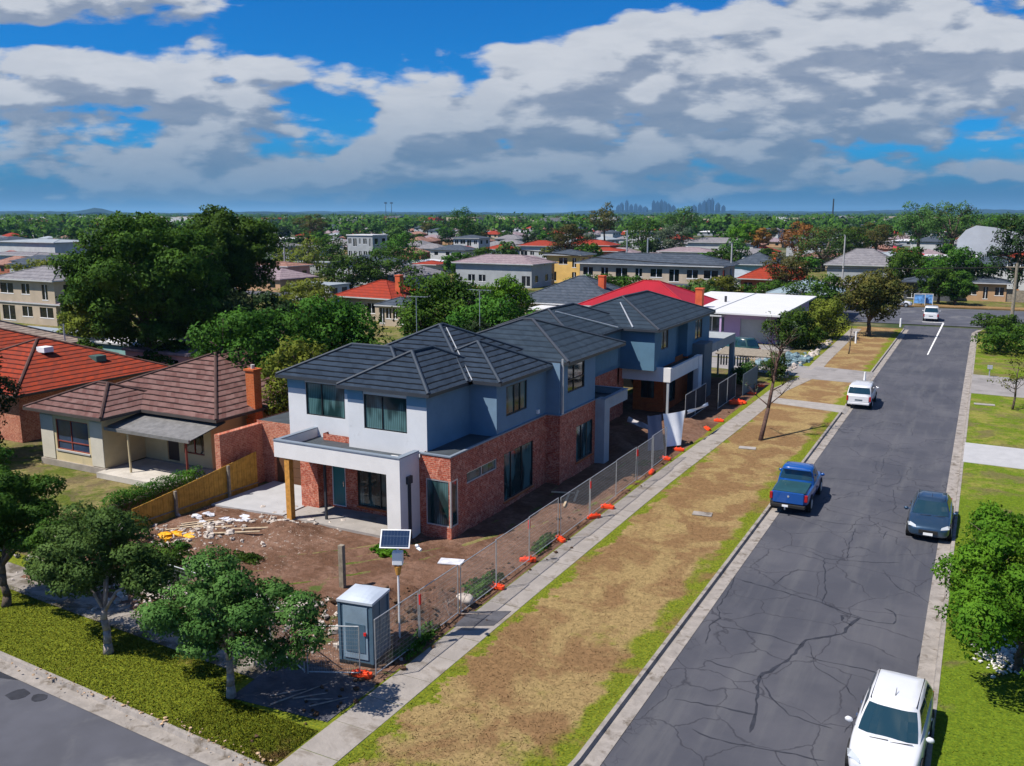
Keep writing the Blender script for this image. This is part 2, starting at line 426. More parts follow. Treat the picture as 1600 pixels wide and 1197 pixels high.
# --- asphalt
def asphalt_ex(t, pos, c, b):
    x, y, z = t.sep(pos)
    n = t.noise(pos, 0.22, 5, 0.6, 0.3); n2 = t.noise(t.comb(t.math('MULTIPLY', x, 1.5), t.math('MULTIPLY', y, 0.16), 0), 1.0, 4, 0.6)
    n3 = t.noise(pos, 60, 2, 0.8)
    c = t.mix(t.smooth(n, 0.35, 0.68), (0.050, 0.052, 0.066), (0.078, 0.078, 0.092))
    c = t.mix(t.smooth(n2, 0.45, 0.7, 0, 0.4), c, (0.115, 0.115, 0.12))
    c = t.mix(t.smooth(n3, 0.3, 0.7, 0.25, 0.0), c, (0.045, 0.045, 0.05))
    # fine crazing
    wv = t.vmath('ADD', pos, t.node('ShaderNodeTexNoise', {'Vector': pos, 'Scale': 0.8, 'Detail': 5}).outputs[1])
    vo = t.node('ShaderNodeTexVoronoi', {'Vector': wv, 'Scale': 0.42}, feature='DISTANCE_TO_EDGE').outputs[0]
    vs = t.node('ShaderNodeTexVoronoi', {'Vector': wv, 'Scale': 1.9}, feature='DISTANCE_TO_EDGE').outputs[0]
    k = t.math('MULTIPLY', t.smooth(vo, 0.0, 0.016, 1, 0), t.smooth(t.noise(pos, 0.3, 3), 0.28, 0.46, 0, 1.0))
    edge = t.math('ADD', t.smooth(x, -6.4, -7.7, 0, 1), t.math('MULTIPLY', t.smooth(t.noise(pos, 0.16, 3), 0.56, 0.64), 0.7))
    k2 = t.math('MULTIPLY', t.math('MULTIPLY', t.smooth(vs, 0.0, 0.035, 1, 0), edge), t.smooth(t.noise(pos, 0.7, 3), 0.46, 0.6))
    k = t.math('MAXIMUM', k, k2)
    c = t.mix(t.math('MULTIPLY', k, 0.8), c, (0.028, 0.028, 0.036))
    t.l.new(t.node('ShaderNodeBump', {'Height': t.math('SUBTRACT', n3, t.math('MULTIPLY', k, 2)), 'Strength': 0.35, 'Distance': 0.012}).outputs[0], b.inputs['Normal'])
    return c
asphalt = material('asphalt', (0.09, 0.09, 0.10), 0.8, 0.35, var=0, extra=asphalt_ex)
mb = MB()
mb.poly([(-8.6, 14.0, -.12), (-0.2, 14.0, -.12), (-0.2, 126, -.12), (-8.6, 126, -.12)])
struct('road', mb, asphalt)
mb = MB()
mb.poly([(-200, -4, -.124), (-8.6, -4, -.124), (-8.6, 20, -.124), (-15, 18, -.124), (-200, 26, -.124)])
mb.poly([(-8.6, -4, -.124), (60, -4, -.124), (60, 14, -.124), (-8.6, 14, -.124)])
asphalt2 = material('smooth_asphalt', (0.068, 0.070, 0.086), 0.8, 0.35, var=0.13, vscale=0.5, dirt=((0.15, 0.15, 0.155), 0.25, 0.5, 0.75), bump=0.1, bscale=60)
struct('side_street', mb, asphalt2)
mb = MB().poly([(-160, 118, -.122), (220, 142, -.122), (220, 166, -.122), (-160, 142, -.122)])
struct('cross_road', mb, asphalt2)

# --- kerbs, gutters, verge blocks (left of the street)
def arc(cx, cy, r, a0, a1, n=10):
    return [(cx + r * cos(a0 + (a1 - a0) * k / n), cy + r * sin(a0 + (a1 - a0) * k / n)) for k in range(n + 1)]
left_edge = [(-8.25, 121)] + [(-8.25, y) for y in (90, 60, 40, 26, 19.6)] + arc(-12.55, 19.55, 4.3, 0, -pi / 2, 10)[1:] + [(-18, KY(-18)), (-26, KY(-26)), (-60, KY(-60)), (-150, KY(-150))]
right_edge = [(-0.32, 14), (-0.32, 40), (-0.32, 80), (-0.32, 121), (0.2, 124.5), (2.5, 126.5), (8, 127.3), (60, 130.3)]
def offset(path, d):
    out = []
    for i, p in enumerate(path):
        a = path[max(i - 1, 0)]; b = path[min(i + 1, len(path) - 1)]
        t = Vector((b[0] - a[0], b[1] - a[1])).normalized(); out.append((p[0] - t.y * d, p[1] + t.x * d))
    return out
def strip(mbx, A, B, zA, zB, m=0):
    for k in range(len(A) - 1):
        mbx.poly([(*A[k], zA), (*A[k + 1], zA), (*B[k + 1], zB), (*B[k], zB)], m)
def kerb(path, side, name):
    e0 = offset(path, 0.48 * side); e1 = path; e2 = offset(path, -0.04 * side); e3 = offset(path, -0.17 * side)
    m = MB()
    seq = [(e0, -.105), (e1, -.112), (e2, 0.012), (e3, 0.016), (e3, -.1)]
    for (A, za), (B, zb) in zip(seq, seq[1:]):
        if side > 0: strip(m, A, B, za, zb)
        else: strip(m, B, A, zb, za)
    struct(name, m, kerb_mat)
kerb(left_edge, 1, 'kerb'); kerb(right_edge, 1, 'kerb')

def left_mask(t, pos):
    x, y, z = t.sep(pos)
    x = t.math('ADD', x, t.math('MULTIPLY', t.math('SUBTRACT', t.noise(pos, 0.8, 5, 0.7), 0.5), 2.6))
    k = t.smooth(x, -9.7, -8.6, 0, -0.45)                            # green beside the kerb
    k = t.math('ADD', k, t.smooth(x, -13.2, -13.7, 0, -0.45))        # and beside the path
    near = t.math('MULTIPLY', t.smooth(y, 22.5, 17.0), t.smooth(x, -15.6, -15.0))
    k = t.math('ADD', k, t.math('MULTIPLY', near, -0.20))
    return t.math('ADD', k, t.smooth(x, -15.2, -16.2, 0.0, -0.22))
verge = grass_mat('verge_grass', (0.092, 0.140, 0.011), (0.30, 0.21, 0.095), (0.20, 0.11, 0.055), left_mask, 0.25)
edge_in = offset(left_edge, -0.17)
mb = MB()
poly = [(p[0], p[1]) for p in edge_in]
strip(mb, edge_in[:7], [(-15.6, y) for (_, y) in edge_in[:7]], 0, 0)
fan = edge_in[6:16 + 1]
apex = (-15.6, edge_in[6][1])
for k in range(len(fan) - 1): mb.poly([(*fan[k], 0), (*fan[k + 1], 0), (*apex, 0)])
mb.poly([(*edge_in[16], 0), (-15.6, 20.4, 0), (*apex, 0)])
rest = edge_in[16:]
strip(mb, rest, [(-15.6, 20.4)] + [(p[0], 21 + (-p[0] - 15.6) * 0.05) for p in rest[1:]], 0, 0)
struct('grass_verge', mb, verge)
lawnr = grass_mat('right_lawn_grass', (0.070, 0.135, 0.008), (0.23, 0.215, 0.05), (0.14, 0.12, 0.05),
                  lambda t, pos: t.smooth(t.sep(pos)[1], 52, 44, 0, -0.30), -0.03)
mb = MB(); e = offset(right_edge, -0.17)
strip(mb, e[:5], [(30, p[1]) for p in e[:5]], 0, 0); strip(mb, e[4:], [(30, 124.5), (30.5, 124.5), (31, 124.5), (60, 124.5)], 0, 0)
mb2 = MB(); strip(mb2, [(30, p[1]) for p in e[:5]], e[:5], 0, 0)
mb = MB().prism([(p[0], p[1]) for p in e] + [(60, 14)], -0.19, 0.0)
struct('right_verge', mb, lawnr)

# block of land behind the path on the left, and the far blocks
yard = grass_mat('yard_ground', (0.05, 0.085, 0.012), (0.22, 0.18, 0.08), (0.12, 0.09, 0.055))
mb = MB().prism([(-15.5, 20.3), (-15.5, 120), (-160, 112), (-160, 28)], -0.19, -0.01)
struct('yard_ground', mb, yard)
mb = MB().prism([(-160, 146), (220, 170), (220, 260), (-160, 240)], -0.19, -0.02)
struct('far_block_ground', mb, yard)
dry = grass_mat('dry_verge', (0.08, 0.09, 0.02), (0.27, 0.17, 0.08), (0.20, 0.12, 0.06), None, 0.2)
mb = MB().prism([(-40, 151.0), (60, 157.4), (60, 160.5), (-40, 154.3)], -0.15, 0.0)
struct('dry_verge', mb, dry)

# --- footpaths, driveways
path_mat = material('path_concrete', (0.265, 0.24, 0.22), 0.92, 0.15, var=0.12, vscale=0.9, bump=0.4, bscale=9,
                    dirt=((0.17, 0.145, 0.12), 0.9, 0.5, 0.68))
def slab_path(mbx, pts, w, step=1.5, z=0.014):
    """slabs with narrow joints along a centre line"""
    for k in range(len(pts) - 1):
        a = Vector(pts[k]); b = Vector(pts[k + 1]); L = (b - a).length; t = (b - a) / L; nrm = Vector((-t.y, t.x)) * w / 2
        n = max(1, round(L / step))
        for i in range(n):
            p = a + t * (L * i / n + 0.012); q = a + t * (L * (i + 1) / n - 0.012)
            jz = random.uniform(-0.004, 0.006)
            mbx.prism([tuple(p - nrm), tuple(q - nrm), tuple(q + nrm), tuple(p + nrm)], -0.02, z + jz)
mb = MB(); slab_path(mb, [(-14.45, 13.6), (-14.5, 30), (-14.45, 45), (-14.1, 62), (-14.0, 73)], 1.28)
slab_path(mb, [(-14.0, 73), (-13.0, 80), (-13.3, 90), (-13.6, 118)], 1.25)
struct('footpath', mb, path_mat)
mb = MB(); slab_path(mb, [(-15.2, 19.3), (-28, 20.0), (-60, 22)], 1.5, 1.6)
struct('side_footpath', mb, material('old_path', (0.25, 0.225, 0.20), 0.95, 0.1, var=0.2, vscale=1.5, bump=0.6, bscale=7, dirt=((0.10, 0.085, 0.065), 1.3, 0.42, 0.62)))
mb = MB().prism([(-18.6, 17.6), (-15.25, 17.9), (-15.25, 20.2), (-18.9, 20.3)], -0.02, 0.022)
mb.prism([(-15.2, 24.6), (-14.0, 25.3), (-14.0, 26.6), (-15.3, 25.9)], -0.02, 0.026)
struct('path_patch', mb, material('patch_asphalt', (0.075, 0.075, 0.085), 0.9, 0.2, var=0.25, vscale=1.6, bump=0.5, bscale=12, dirt=((0.20, 0.18, 0.16), 1.2, 0.6, 0.8)))
mb = MB().prism([(-13.6, 79.6), (-8.3, 79.2), (-8.3, 85.6), (-13.2, 86.6)], -0.05, 0.02)
mb.prism([(-26, 82), (-13.6, 80.5), (-13.2, 86.0), (-26, 88)], -0.05, 0.016)
struct('driveway', mb, material('driveway_grey', (0.24, 0.225, 0.22), 0.9, 0.15, var=0.1, vscale=0.6, dirt=((0.17, 0.16, 0.155), 0.5, 0.5, 0.7)))
mb = MB().prism([(-13.8, 67.9), (-8.3, 66.6), (-8.3, 69.2), (-13.8, 69.9)], -0.05, 0.018)
struct('driveway', mb, concrete)
mb = MB().prism([(-0.2, 56.2), (12, 55.6), (12, 60.6), (-0.2, 61.2)], -0.05, 0.02)
struct('driveway', mb, concrete_white)
mb = MB().prism([(-0.2, 79.0), (14, 78.0), (14, 86.5), (-0.2, 88.6)], -0.05, 0.02)
struct('driveway', mb, material('driveway_grey', (0.4, 0.38, 0.36)))
# crossings slope to the gutter
mb = MB().poly([(-8.3, 66.8, 0.024), (-8.02, 66.6, -.098), (-8.02, 69.4, -.098), (-8.3, 69.2, 0.024)])
mb.poly([(-8.3, 79.3, 0.024), (-8.02, 79.0, -.098), (-8.02, 86, -.098), (-8.3, 85.6, 0.024)])
struct('crossover', mb, concrete)

# --- white line at the far junction
mb = MB()
mb.poly([(-4.55, 100, -.114), (-4.43, 100, -.114), (-4.2, 131, -.114), (-4.4, 131, -.114)])
mb.poly([(-6.9, 130.8, -.113), (-4.3, 131.0, -.113), (-4.3, 131.4, -.113), (-6.9, 131.2, -.113)])
struct('road_marking', mb, material('road_paint', (0.7, 0.7, 0.68), 0.7, 0.3, var=0.08, vscale=3))

# --- bitumen crack sealing on the street (traced where it lies on the road)
def zq(a, b): return ground(1100 + a / 3.192, 700 + b / 3.192, -0.12)
CR = [([(155, 650), (350, 705), (575, 770), (650, 800), (790, 850), (860, 870), (940, 880), (955, 860), (945, 820), (900, 800)], .09),
      ([(230, 1420), (262, 1300), (270, 1197), (275, 1140), (350, 1100), (430, 1050), (510, 960), (620, 940), (690, 930), (720, 890), (775, 850), (690, 835), (680, 860), (740, 890)], .15),
      ([(0, 1055), (110, 1090), (270, 1140)], .07), ([(60, 885), (330, 935), (470, 985), (505, 975)], .07),
      ([(600, 552), (600, 650), (610, 720), (590, 775)], .07), ([(500, 505), (600, 550), (720, 563), (850, 572), (980, 572)], .055),
      ([(715, 560), (725, 480), (755, 400)], .055), ([(560, 360), (660, 375), (840, 388), (875, 372)], .06), ([(875, 388), (930, 405), (1000, 428)], .06),
      ([(340, 690), (400, 640), (470, 605)], .05), ([(890, 610), (930, 660), (985, 705), (1070, 742)], .06), ([(610, 150), (760, 160), (870, 180), (910, 192), (975, 172), (985, 140), (960, 110)], .045),
      ([(885, 115), (900, 50), (925, 55), (1000, 82)], .06), ([(940, 205), (955, 290), (938, 318), (995, 350)], .055), ([(500, 1040), (650, 1075), (830, 1110), (900, 1130)], .07),
      ([(160, 640), (120, 720), (70, 790), (75, 850), (30, 880), (10, 980)], .06), ([(890, 455), (915, 415)], .05), ([(1060, 1070), (1085, 1015)], .08),
      ([(-150, 1250), (60, 1290), (260, 1330)], .09), ([(280, 1140), (330, 1240), (420, 1330), (640, 1400)], .07), ([(-60, 1400), (30, 1450), (300, 1500), (600, 1560)], .07),
      ([(520, 960), (560, 1100), (700, 1180), (760, 1260)], .05), ([(60, 820), (140, 826)], .05), ([(1080, 1350), (900, 1300), (760, 1340), (700, 1420)], .06)]
mb = MB(); rr = random.Random(3)
for pts, w in CR:
    P = [zq(*p) for p in pts]; fine = []
    for a, b in zip(P, P[1:]):
        n = max(2, int((b - a).length / 0.22))
        for i in range(n):
            q = a.lerp(b, i / n); fine.append(Vector((q.x + rr.uniform(-.045, .045), q.y + rr.uniform(-.045, .045))))
    fine.append(Vector((P[-1].x, P[-1].y)))
    L = []; Rr = []
    for i, p in enumerate(fine):
        t = (fine[min(i + 1, len(fine) - 1)] - fine[max(i - 1, 0)]).normalized(); ww = w * 0.31 * rr.uniform(0.35, 1.5) * (0.3 if i in (0, len(fine) - 1) else 1)
        L.append((p.x - t.y * ww, p.y + t.x * ww)); Rr.append((p.x + t.y * ww, p.y - t.x * ww))
    strip(mb, Rr, L, -0.1145, -0.1145)
struct('crack_sealing', mb, material('bitumen', (0.024, 0.025, 0.032), 0.6, 0.4, var=0.25, vscale=4))
# patches and litter on the side street
mb = MB(); 
for (px, py, rx, ry) in ((28, 1085, .42, .18), (62, 1090, .3, .12), (0, 1052, .9, .10)):
    g = ground(px, py, -.12); mb.prism([(g.x + rx * cos(a) * rr.uniform(.7, 1.1), g.y + ry * 2 * sin(a) * rr.uniform(.7, 1.1)) for a in [k * pi / 5 for k in range(10)]], -.13, -.1175)
struct('road_stain', mb, material('bitumen', (0.02, 0.02, 0.025)))

# ------------------------------------------------------------------ grass tufts on the nearest verges
def tufts(name, region, count, mat, h=(0.04, 0.10), w=(0.015, 0.035), seed=1, z=0.0):
    g = np.random.default_rng(seed); xs = []; ys = []
    while len(xs) < count:
        X, Y = region(g, count); xs.extend(X); ys.extend(Y)
    xs = np.array(xs[:count]); ys = np.array(ys[:count]); n = count
    a = g.uniform(0, 2 * pi, n); hh = g.uniform(*h, n); ww = g.uniform(*w, n); lean = g.normal(0, .04, (n, 2))
    v = np.empty((n, 3, 3))
    v[:, 0] = np.stack([xs - ww * np.cos(a), ys - ww * np.sin(a), np.full(n, z)], 1)
    v[:, 1] = np.stack([xs + ww * np.cos(a), ys + ww * np.sin(a), np.full(n, z)], 1)
    v[:, 2] = np.stack([xs + lean[:, 0], ys + lean[:, 1], z + hh], 1)
    me = bpy.data.meshes.new(name); me.vertices.add(n * 3); me.vertices.foreach_set('co', v.reshape(-1))
    me.loops.add(n * 3); me.loops.foreach_set('vertex_index', np.arange(n * 3))
    me.polygons.add(n); me.polygons.foreach_set('loop_start', np.arange(0, n * 3, 3)); me.polygons.foreach_set('loop_total', np.full(n, 3))
    me.materials.append(mat); me.update()
    nn = g.normal(0, .28, (n, 3)); nn[:, 2] = 1; nn /= np.linalg.norm(nn, axis=1, keepdims=True)
    me.normals_split_custom_set(np.repeat(nn, 3, axis=0).tolist())
    o = bpy.data.objects.new(name, me); C.objects.link(o); return o
def reg_main(g, n):
    y = 15.5 + 45 * g.random(n) ** 1.8; x = g.uniform(-13.75, -8.5, n)
    ok = ~((y < 19.6) & (x > -12.55) & ((x + 12.55) ** 2 + (19.55 - y) ** 2 > 4.1 ** 2)); return x[ok], y[ok]
tag(tufts('grass', reg_main, 60000, verge, h=(.006, .020), w=(.006, .011), seed=2), 'dry straw and green grass on the verge beside the main street', 'grass', kind='stuff')
def reg_corner(g, n):
    x = -15.2 - 22 * g.random(n) ** 1.4; y = g.uniform(0, 1, n); k = 15.4 + (-x - 12.6) * .055; top = np.where(x < -19, 19.0, 17.4) + (-x - 15) * .04
    return x, k + (top - k) * y
tag(tufts('grass', reg_corner, 90000, verge, h=(.015, .05), w=(.007, .014), seed=3), 'thick green and yellow grass under the trees beside the side street', 'grass', kind='stuff')
def reg_right(g, n):
    x, y = g.uniform(-0.3, 6, n), 20 + 50 * g.random(n) ** 1.5; ok = (y < 55.4) | (y > 61.4); return x[ok], y[ok]
tag(tufts('grass', reg_right, 30000, lawnr, h=(.008, .02), w=(.006, .010), seed=4), 'bright green grass on the right of the street', 'grass', kind='stuff')

# ------------------------------------------------------------------ building site earth
def soil_ex(t, pos, c, b):
    n = t.noise(pos, 0.5, 6, 0.65, 0.4); n2 = t.noise(pos, 4.5, 5, 0.7); n3 = t.noise(t.vmath('MULTIPLY', pos, (0.5, 2.5, 1)), 1.4, 5, 0.6)
    c = t.mix(t.smooth(n, 0.36, 0.66), (0.125, 0.066, 0.042), (0.215, 0.125, 0.088))
    c = t.mix(t.smooth(n3, 0.5, 0.75, 0, 0.5), c, (0.27, 0.175, 0.13))
    c = t.mix(t.smooth(n2, 0.35, 0.6, 0.45, 0.0), c, (0.06, 0.035, 0.022))
    x, y, z = t.sep(pos)
    gm = t.smooth(t.noise(pos, 0.9, 4, 0.6), 0.58, 0.66)
    gm = t.math('MULTIPLY', gm, t.smooth(y, 26.5, 24.5))
    c = t.mix(t.math('MULTIPLY', gm, 0.85), c, (0.06, 0.11, 0.02))
    stone = t.math('MULTIPLY', t.smooth(t.noise(pos, 7.0, 3, 0.75), 0.60, 0.68), t.math('ADD', t.smooth(x, -22.5, -25), t.smooth(y, 24.5, 22)))
    c = t.mix(t.math('MULTIPLY', stone, 0.7), c, (0.48, 0.42, 0.37))
    t.l.new(t.node('ShaderNodeBump', {'Height': t.math('ADD', n2, t.noise(pos, 16, 3, 0.7)), 'Strength': 0.9, 'Distance': 0.07}).outputs[0], b.inputs['Normal'])
    return c
soil = material('site_soil', (0.2, 0.12, 0.08), 0.97, 0.05, var=0, extra=soil_ex)
from mathutils import noise as mn
MOUNDS = [(-17.3, 23.9, 1.5, 0.75), (-16.5, 25.6, 1.0, 0.5), (-19.2, 22.8, 1.3, .65), (-21.5, 22.2, 1.2, .5), (-18.0, 25.2, 1.0, .35), (-28.5, 27.5, 1.6, .45), (-26.4, 28.9, 1.2, .5), (-24, 22.3, 1.8, .4),
          (-19.8, 51, 2.2, .6), (-17.5, 54, 1.6, .5), (-18.0, 48.9, 1.2, .3), (-17.0, 57.5, 1.5, .4)]
def soil_h(x, y):
    h = 0.05 * mn.noise(Vector((x * .6, y * .6, 0))) + 0.045 * mn.noise(Vector((x * 2.2, y * 2.2, 5))) + 0.05
    for (mx, my, r, a) in MOUNDS:
        d2 = ((x - mx) ** 2 + (y - my) ** 2) / (r * r)
        if d2 < 5: h += a * math.exp(-d2 * 1.3) * (1 + 0.4 * mn.noise(Vector((x * 1.8, y * 1.8, 2))))
    for (cx_, cy_, rad_) in ((-34.0, 36.0, 14.2), (-34.0, 36.0, 15.9), (-40.0, 44.0, 22.8), (-40, 44, 24.4)):
        dd = math.hypot(x - cx_, y - cy_) - rad_; h -= .075 * math.exp(-(dd / .16) ** 2) - .04 * math.exp(-((abs(dd) - .33) / .14) ** 2)
    edge = min(1.0, max(0.0, (-15.25 - x) / 0.5), max(0.0, (y - 20.3) / 0.5)); return h * edge
mb = MB(); st = 0.17
def soil_grid(x0, x1, y0, y1):
    nx = int((x1 - x0) / st); ny = int((y1 - y0) / st); i0 = len(mb.v)
    for j in range(ny + 1):
        for i in range(nx + 1):
            x = x0 + (x1 - x0) * i / nx; y = y0 + (y1 - y0) * j / ny; mb.v.append((x, y, soil_h(x, y)))
    for j in range(ny):
        for i in range(nx):
            a = i0 + j * (nx + 1) + i; mb.f.append((a, a + 1, a + nx + 2, a + nx + 1)); mb.m.append(0)
soil_grid(-32.5, -15.2, 20.2, 34.0); st = 0.3; soil_grid(-24.0, -15.2, 34.0, 76.0)
struct('site_earth', mb, soil, smooth=True)
mb = MB().prism([(-32.4, 30.2), (-28.2, 30.6), (-28.2, 34.6), (-32.4, 34.6)], 0, 0.13)
struct('garage_apron', mb, concrete_white)

# loose stones and rubble lying about the site (nobody could count them)
def rubble(name, spots, label, mat, seed, smin=.04, smax=.16):
    g = random.Random(seed); m = MB()
    for (cx, cy, rx, ry, n) in spots:
        for i in range(n):
            x = cx + g.gauss(0, rx); y = cy + g.gauss(0, ry); s = g.uniform(smin, smax) * (0.5 + g.random() ** 2)
            zz_ = soil_h(x, y) if (x < -15.3 and y > 20.3) else 0.02
            m.blob((x, y, zz_ + s * .3), (s, s * g.uniform(.6, 1.2), s * .6), g.random(), .4, 5, 3)
    return tag(build(name, m, mat), label, 'rubble', kind='stuff')
stone = material('pale_stone', (0.42, 0.37, 0.33), 0.95, 0.1, var=0.3, vscale=3)
rubble('rubble', [(-20.5, 21.9, 1.5, .6, 170), (-24.5, 21.8, 2.2, .5, 170), (-29, 21.6, 2.6, .6, 260), (-29.6, 27.0, 1.4, .9, 200), (-27.4, 30.4, 1.2, .8, 120), (-17.2, 21.9, 1.0, .5, 60)], 'pale stones and broken rubble strewn over the bare front yard', stone, 5)
rubble('rubble', [(-15.9, 22, .4, 2.5, 90), (-16, 32, .5, 5, 60), (-15.6, 45, .4, 9, 60), (-17.5, 24.5, 1, .8, 60)], 'dark clods of earth along the foot of the fence', material('clod', (0.09, 0.055, 0.035), 0.97, 0.05, var=0.3), 6, .04, .13)
rubble('leaf_litter', [(-19, 15.75, 2.5, .1, 70), (-15.0, 15.5, 1.0, .12, 30), (-24, 15.9, 3, .1, 50)], 'dry leaves and litter gathered along the kerb of the side street', material('dry_litter', (0.40, 0.28, 0.18), 0.95, 0.1, var=0.5, vscale=9), 8, .02, .055)

# ================================================================== BUILDING HELPERS
def wall_face(m, axis, at, out, a0, a1, z0, z1, holes=(), depth=0.11, mi=0):
    """one wall face on plane axis=at with real openings and reveals; out = +1/-1 facing direction"""
    def P(a, z, d=0.0):
        return (a, at - out * d, z) if axis == 'y' else (at - out * d, a, z)
    As = sorted(set([a0, a1] + [h[i] for h in holes for i in (0, 1)])); Zs = sorted(set([z0, z1] + [h[i] for h in holes for i in (2, 3)]))
    As = [a for a in As if a0 <= a <= a1]; Zs = [z for z in Zs if z0 <= z <= z1]
    fl = (axis == 'y') == (out > 0)
    def q(p): m.poly(list(reversed(p)) if fl else p, mi)
    for i in range(len(As) - 1):
        for j in range(len(Zs) - 1):
            ca, cz = (As[i] + As[i + 1]) / 2, (Zs[j] + Zs[j + 1]) / 2
            if any(h[0] < ca < h[1] and h[2] < cz < h[3] for h in holes): continue
            q([P(As[i], Zs[j]), P(As[i + 1], Zs[j]), P(As[i + 1], Zs[j + 1]), P(As[i], Zs[j + 1])])
    for (h0, h1, g0, g1) in holes:
        q([P(h0, g0), P(h1, g0), P(h1, g0, depth), P(h0, g0, depth)]); q([P(h0, g1, depth), P(h1, g1, depth), P(h1, g1), P(h0, g1)])
        q([P(h0, g0), P(h0, g0, depth), P(h0, g1, depth), P(h0, g1)]); q([P(h1, g0, depth), P(h1, g0), P(h1, g1), P(h1, g1, depth)])
def add_window(parent, axis, at, out, h, splits=(0.5,), frame=None, pane=None, depth=0.08, fw=0.05, sill=None, transom=None, name='window', label=None):
    """window set into hole h = (a0,a1,z0,z1): frame with mullions, one pane mesh behind"""
    a0, a1, z0, z1 = h
    def bx(m, b0, b1, y0, y1, d0, d1):
        lo, hi = sorted((at - out * d0, at - out * d1))
        if axis == 'y': m.box(b0, b1, lo, hi, y0, y1)
        else: m.box(lo, hi, b0, b1, y0, y1)
    f = MB(); e = 0.003
    bx(f, a0 - e, a0 + fw, z0 - e, z1 + e, depth - .05, depth + .03); bx(f, a1 - fw, a1 + e, z0 - e, z1 + e, depth - .05, depth + .03)
    bx(f, a0 + fw, a1 - fw, z0 - e, z0 + fw, depth - .048, depth + .03); bx(f, a0 + fw, a1 - fw, z1 - fw, z1 + e, depth - .048, depth + .03)
    for s in splits:
        c = a0 + (a1 - a0) * s; bx(f, c - fw / 2, c + fw / 2, z0 + fw, z1 - fw, depth - .045, depth + .03)
    if transom: 
        c = z0 + (z1 - z0) * transom; bx(f, a0 + fw, a1 - fw, c - fw / 2, c + fw / 2, depth - .043, depth + .03)
    fo = build(name, f, frame or black_frame, parent)
    if label: fo['label'] = label
    g = MB(); bx(g, a0 + fw * .5, a1 - fw * .5, z0 + fw * .5, z1 - fw * .5, depth, depth + .012)
    build('pane', g, pane or glass, fo)
    if sill:
        s = MB(); bx(s, a0 - .06, a1 + .06, z0 - .09, z0 - .004, -.05, .04); build('sill', s, sill, fo)
    return fo
def hip(m, x0, x1, y0, y1, z, tan, dz=0.0, ridge=None, gable=False, thick=0.0):
    """hipped roof planes over a rectangle; returns ridge ends"""
    z += dz; w, d = x1 - x0, y1 - y0; h = min(w, d) / 2; t = z + h * tan
    if w > d: A, B = (x0 + (0 if gable else h), (y0 + y1) / 2, t), (x1 - (0 if gable else h), (y0 + y1) / 2, t)
    else: A, B = ((x0 + x1) / 2, y0 + (0 if gable else h), t), ((x0 + x1) / 2, y1 - (0 if gable else h), t)
    c = [(x0, y0, z), (x1, y0, z), (x1, y1, z), (x0, y1, z)]
    if abs(w - d) < 0.02: 
        for k in range(4): m.poly([c[k], c[(k + 1) % 4], A])
        B = A
    elif w > d:
        m.poly([c[0], c[1], B, A]); m.poly([c[1], c[2], B]); m.poly([c[2], c[3], A, B]); m.poly([c[3], c[0], A])
    else:
        m.poly([c[0], c[1], A]); m.poly([c[1], c[2], B, A]); m.poly([c[2], c[3], B]); m.poly([c[3], c[0], A, B])
    if ridge is not None:
        r = .09
        ends = [(c[0], A), (c[1], B if w > d else A), (c[2], B), (c[3], A if w > d else B)]
        if not gable:
            for p, q in ends: ridge.tube((p[0], p[1], p[2] + .0), (q[0], q[1], q[2] + .02), r, r, 6)
        if A != B: ridge.tube((A[0], A[1], A[2] + .02), (B[0], B[1], B[2] + .02), r, r, 6)
    return A, B
def eave(m, x0, x1, y0, y1, z, h=0.16):
    """gutter and fascia ring with a flat soffit just inside the roof edge"""
    m.box(x0 - .04, x1 + .04, y0 - .04, y0 + .10, z - h, z - .004); m.box(x0 - .04, x1 + .04, y1 - .10, y1 + .04, z - h, z - .004)
    m.box(x0 - .04, x0 + .10, y0 + .10, y1 - .10, z - h, z - .004); m.box(x1 - .10, x1 + .04, y0 + .10, y1 - .10, z - h, z - .004)
    m.box(x0 + .10, x1 - .10, y0 + .10, y1 - .10, z - h + .012, z - h + .05)
def roof_part(parent, rects, tan, mat, ridge_mat, gutter_mat, z, name='roof', label=None):
    r = MB(); rc = MB(); g = MB()
    for i, q in enumerate(rects):
        x0, x1, y0, y1 = q[:4]; zz_ = q[4] if len(q) > 4 and q[4] is not None else z; tt = q[5] if len(q) > 5 else tan
        hip(r, x0, x1, y0, y1, zz_, tt, 0.004 * i, rc); eave(g, x0, x1, y0, y1, zz_ + 0.0037 * i)
    ro = build(name, r, mat, parent)
    if label: ro['label'] = label
    build('ridge_cap', rc, ridge_mat, ro); build('gutter', g, gutter_mat, ro)
    return ro
def downpipe(parent, x, y, z0, z1, mat, r=.045):
    build('downpipe', MB().box(x - r, x + r, y - r, y + r, z0, z1), mat, parent)

# ================================================================== NEW TOWNHOUSE, NEAREST THE CORNER
TH = thing('townhouse', 'new two-storey townhouse nearest the corner, white upper storey, red brick below, wide white portico', 'townhouse', (-19.6, 31.65, 0))
SX, GZ = -19.6, 3.74
m = MB()
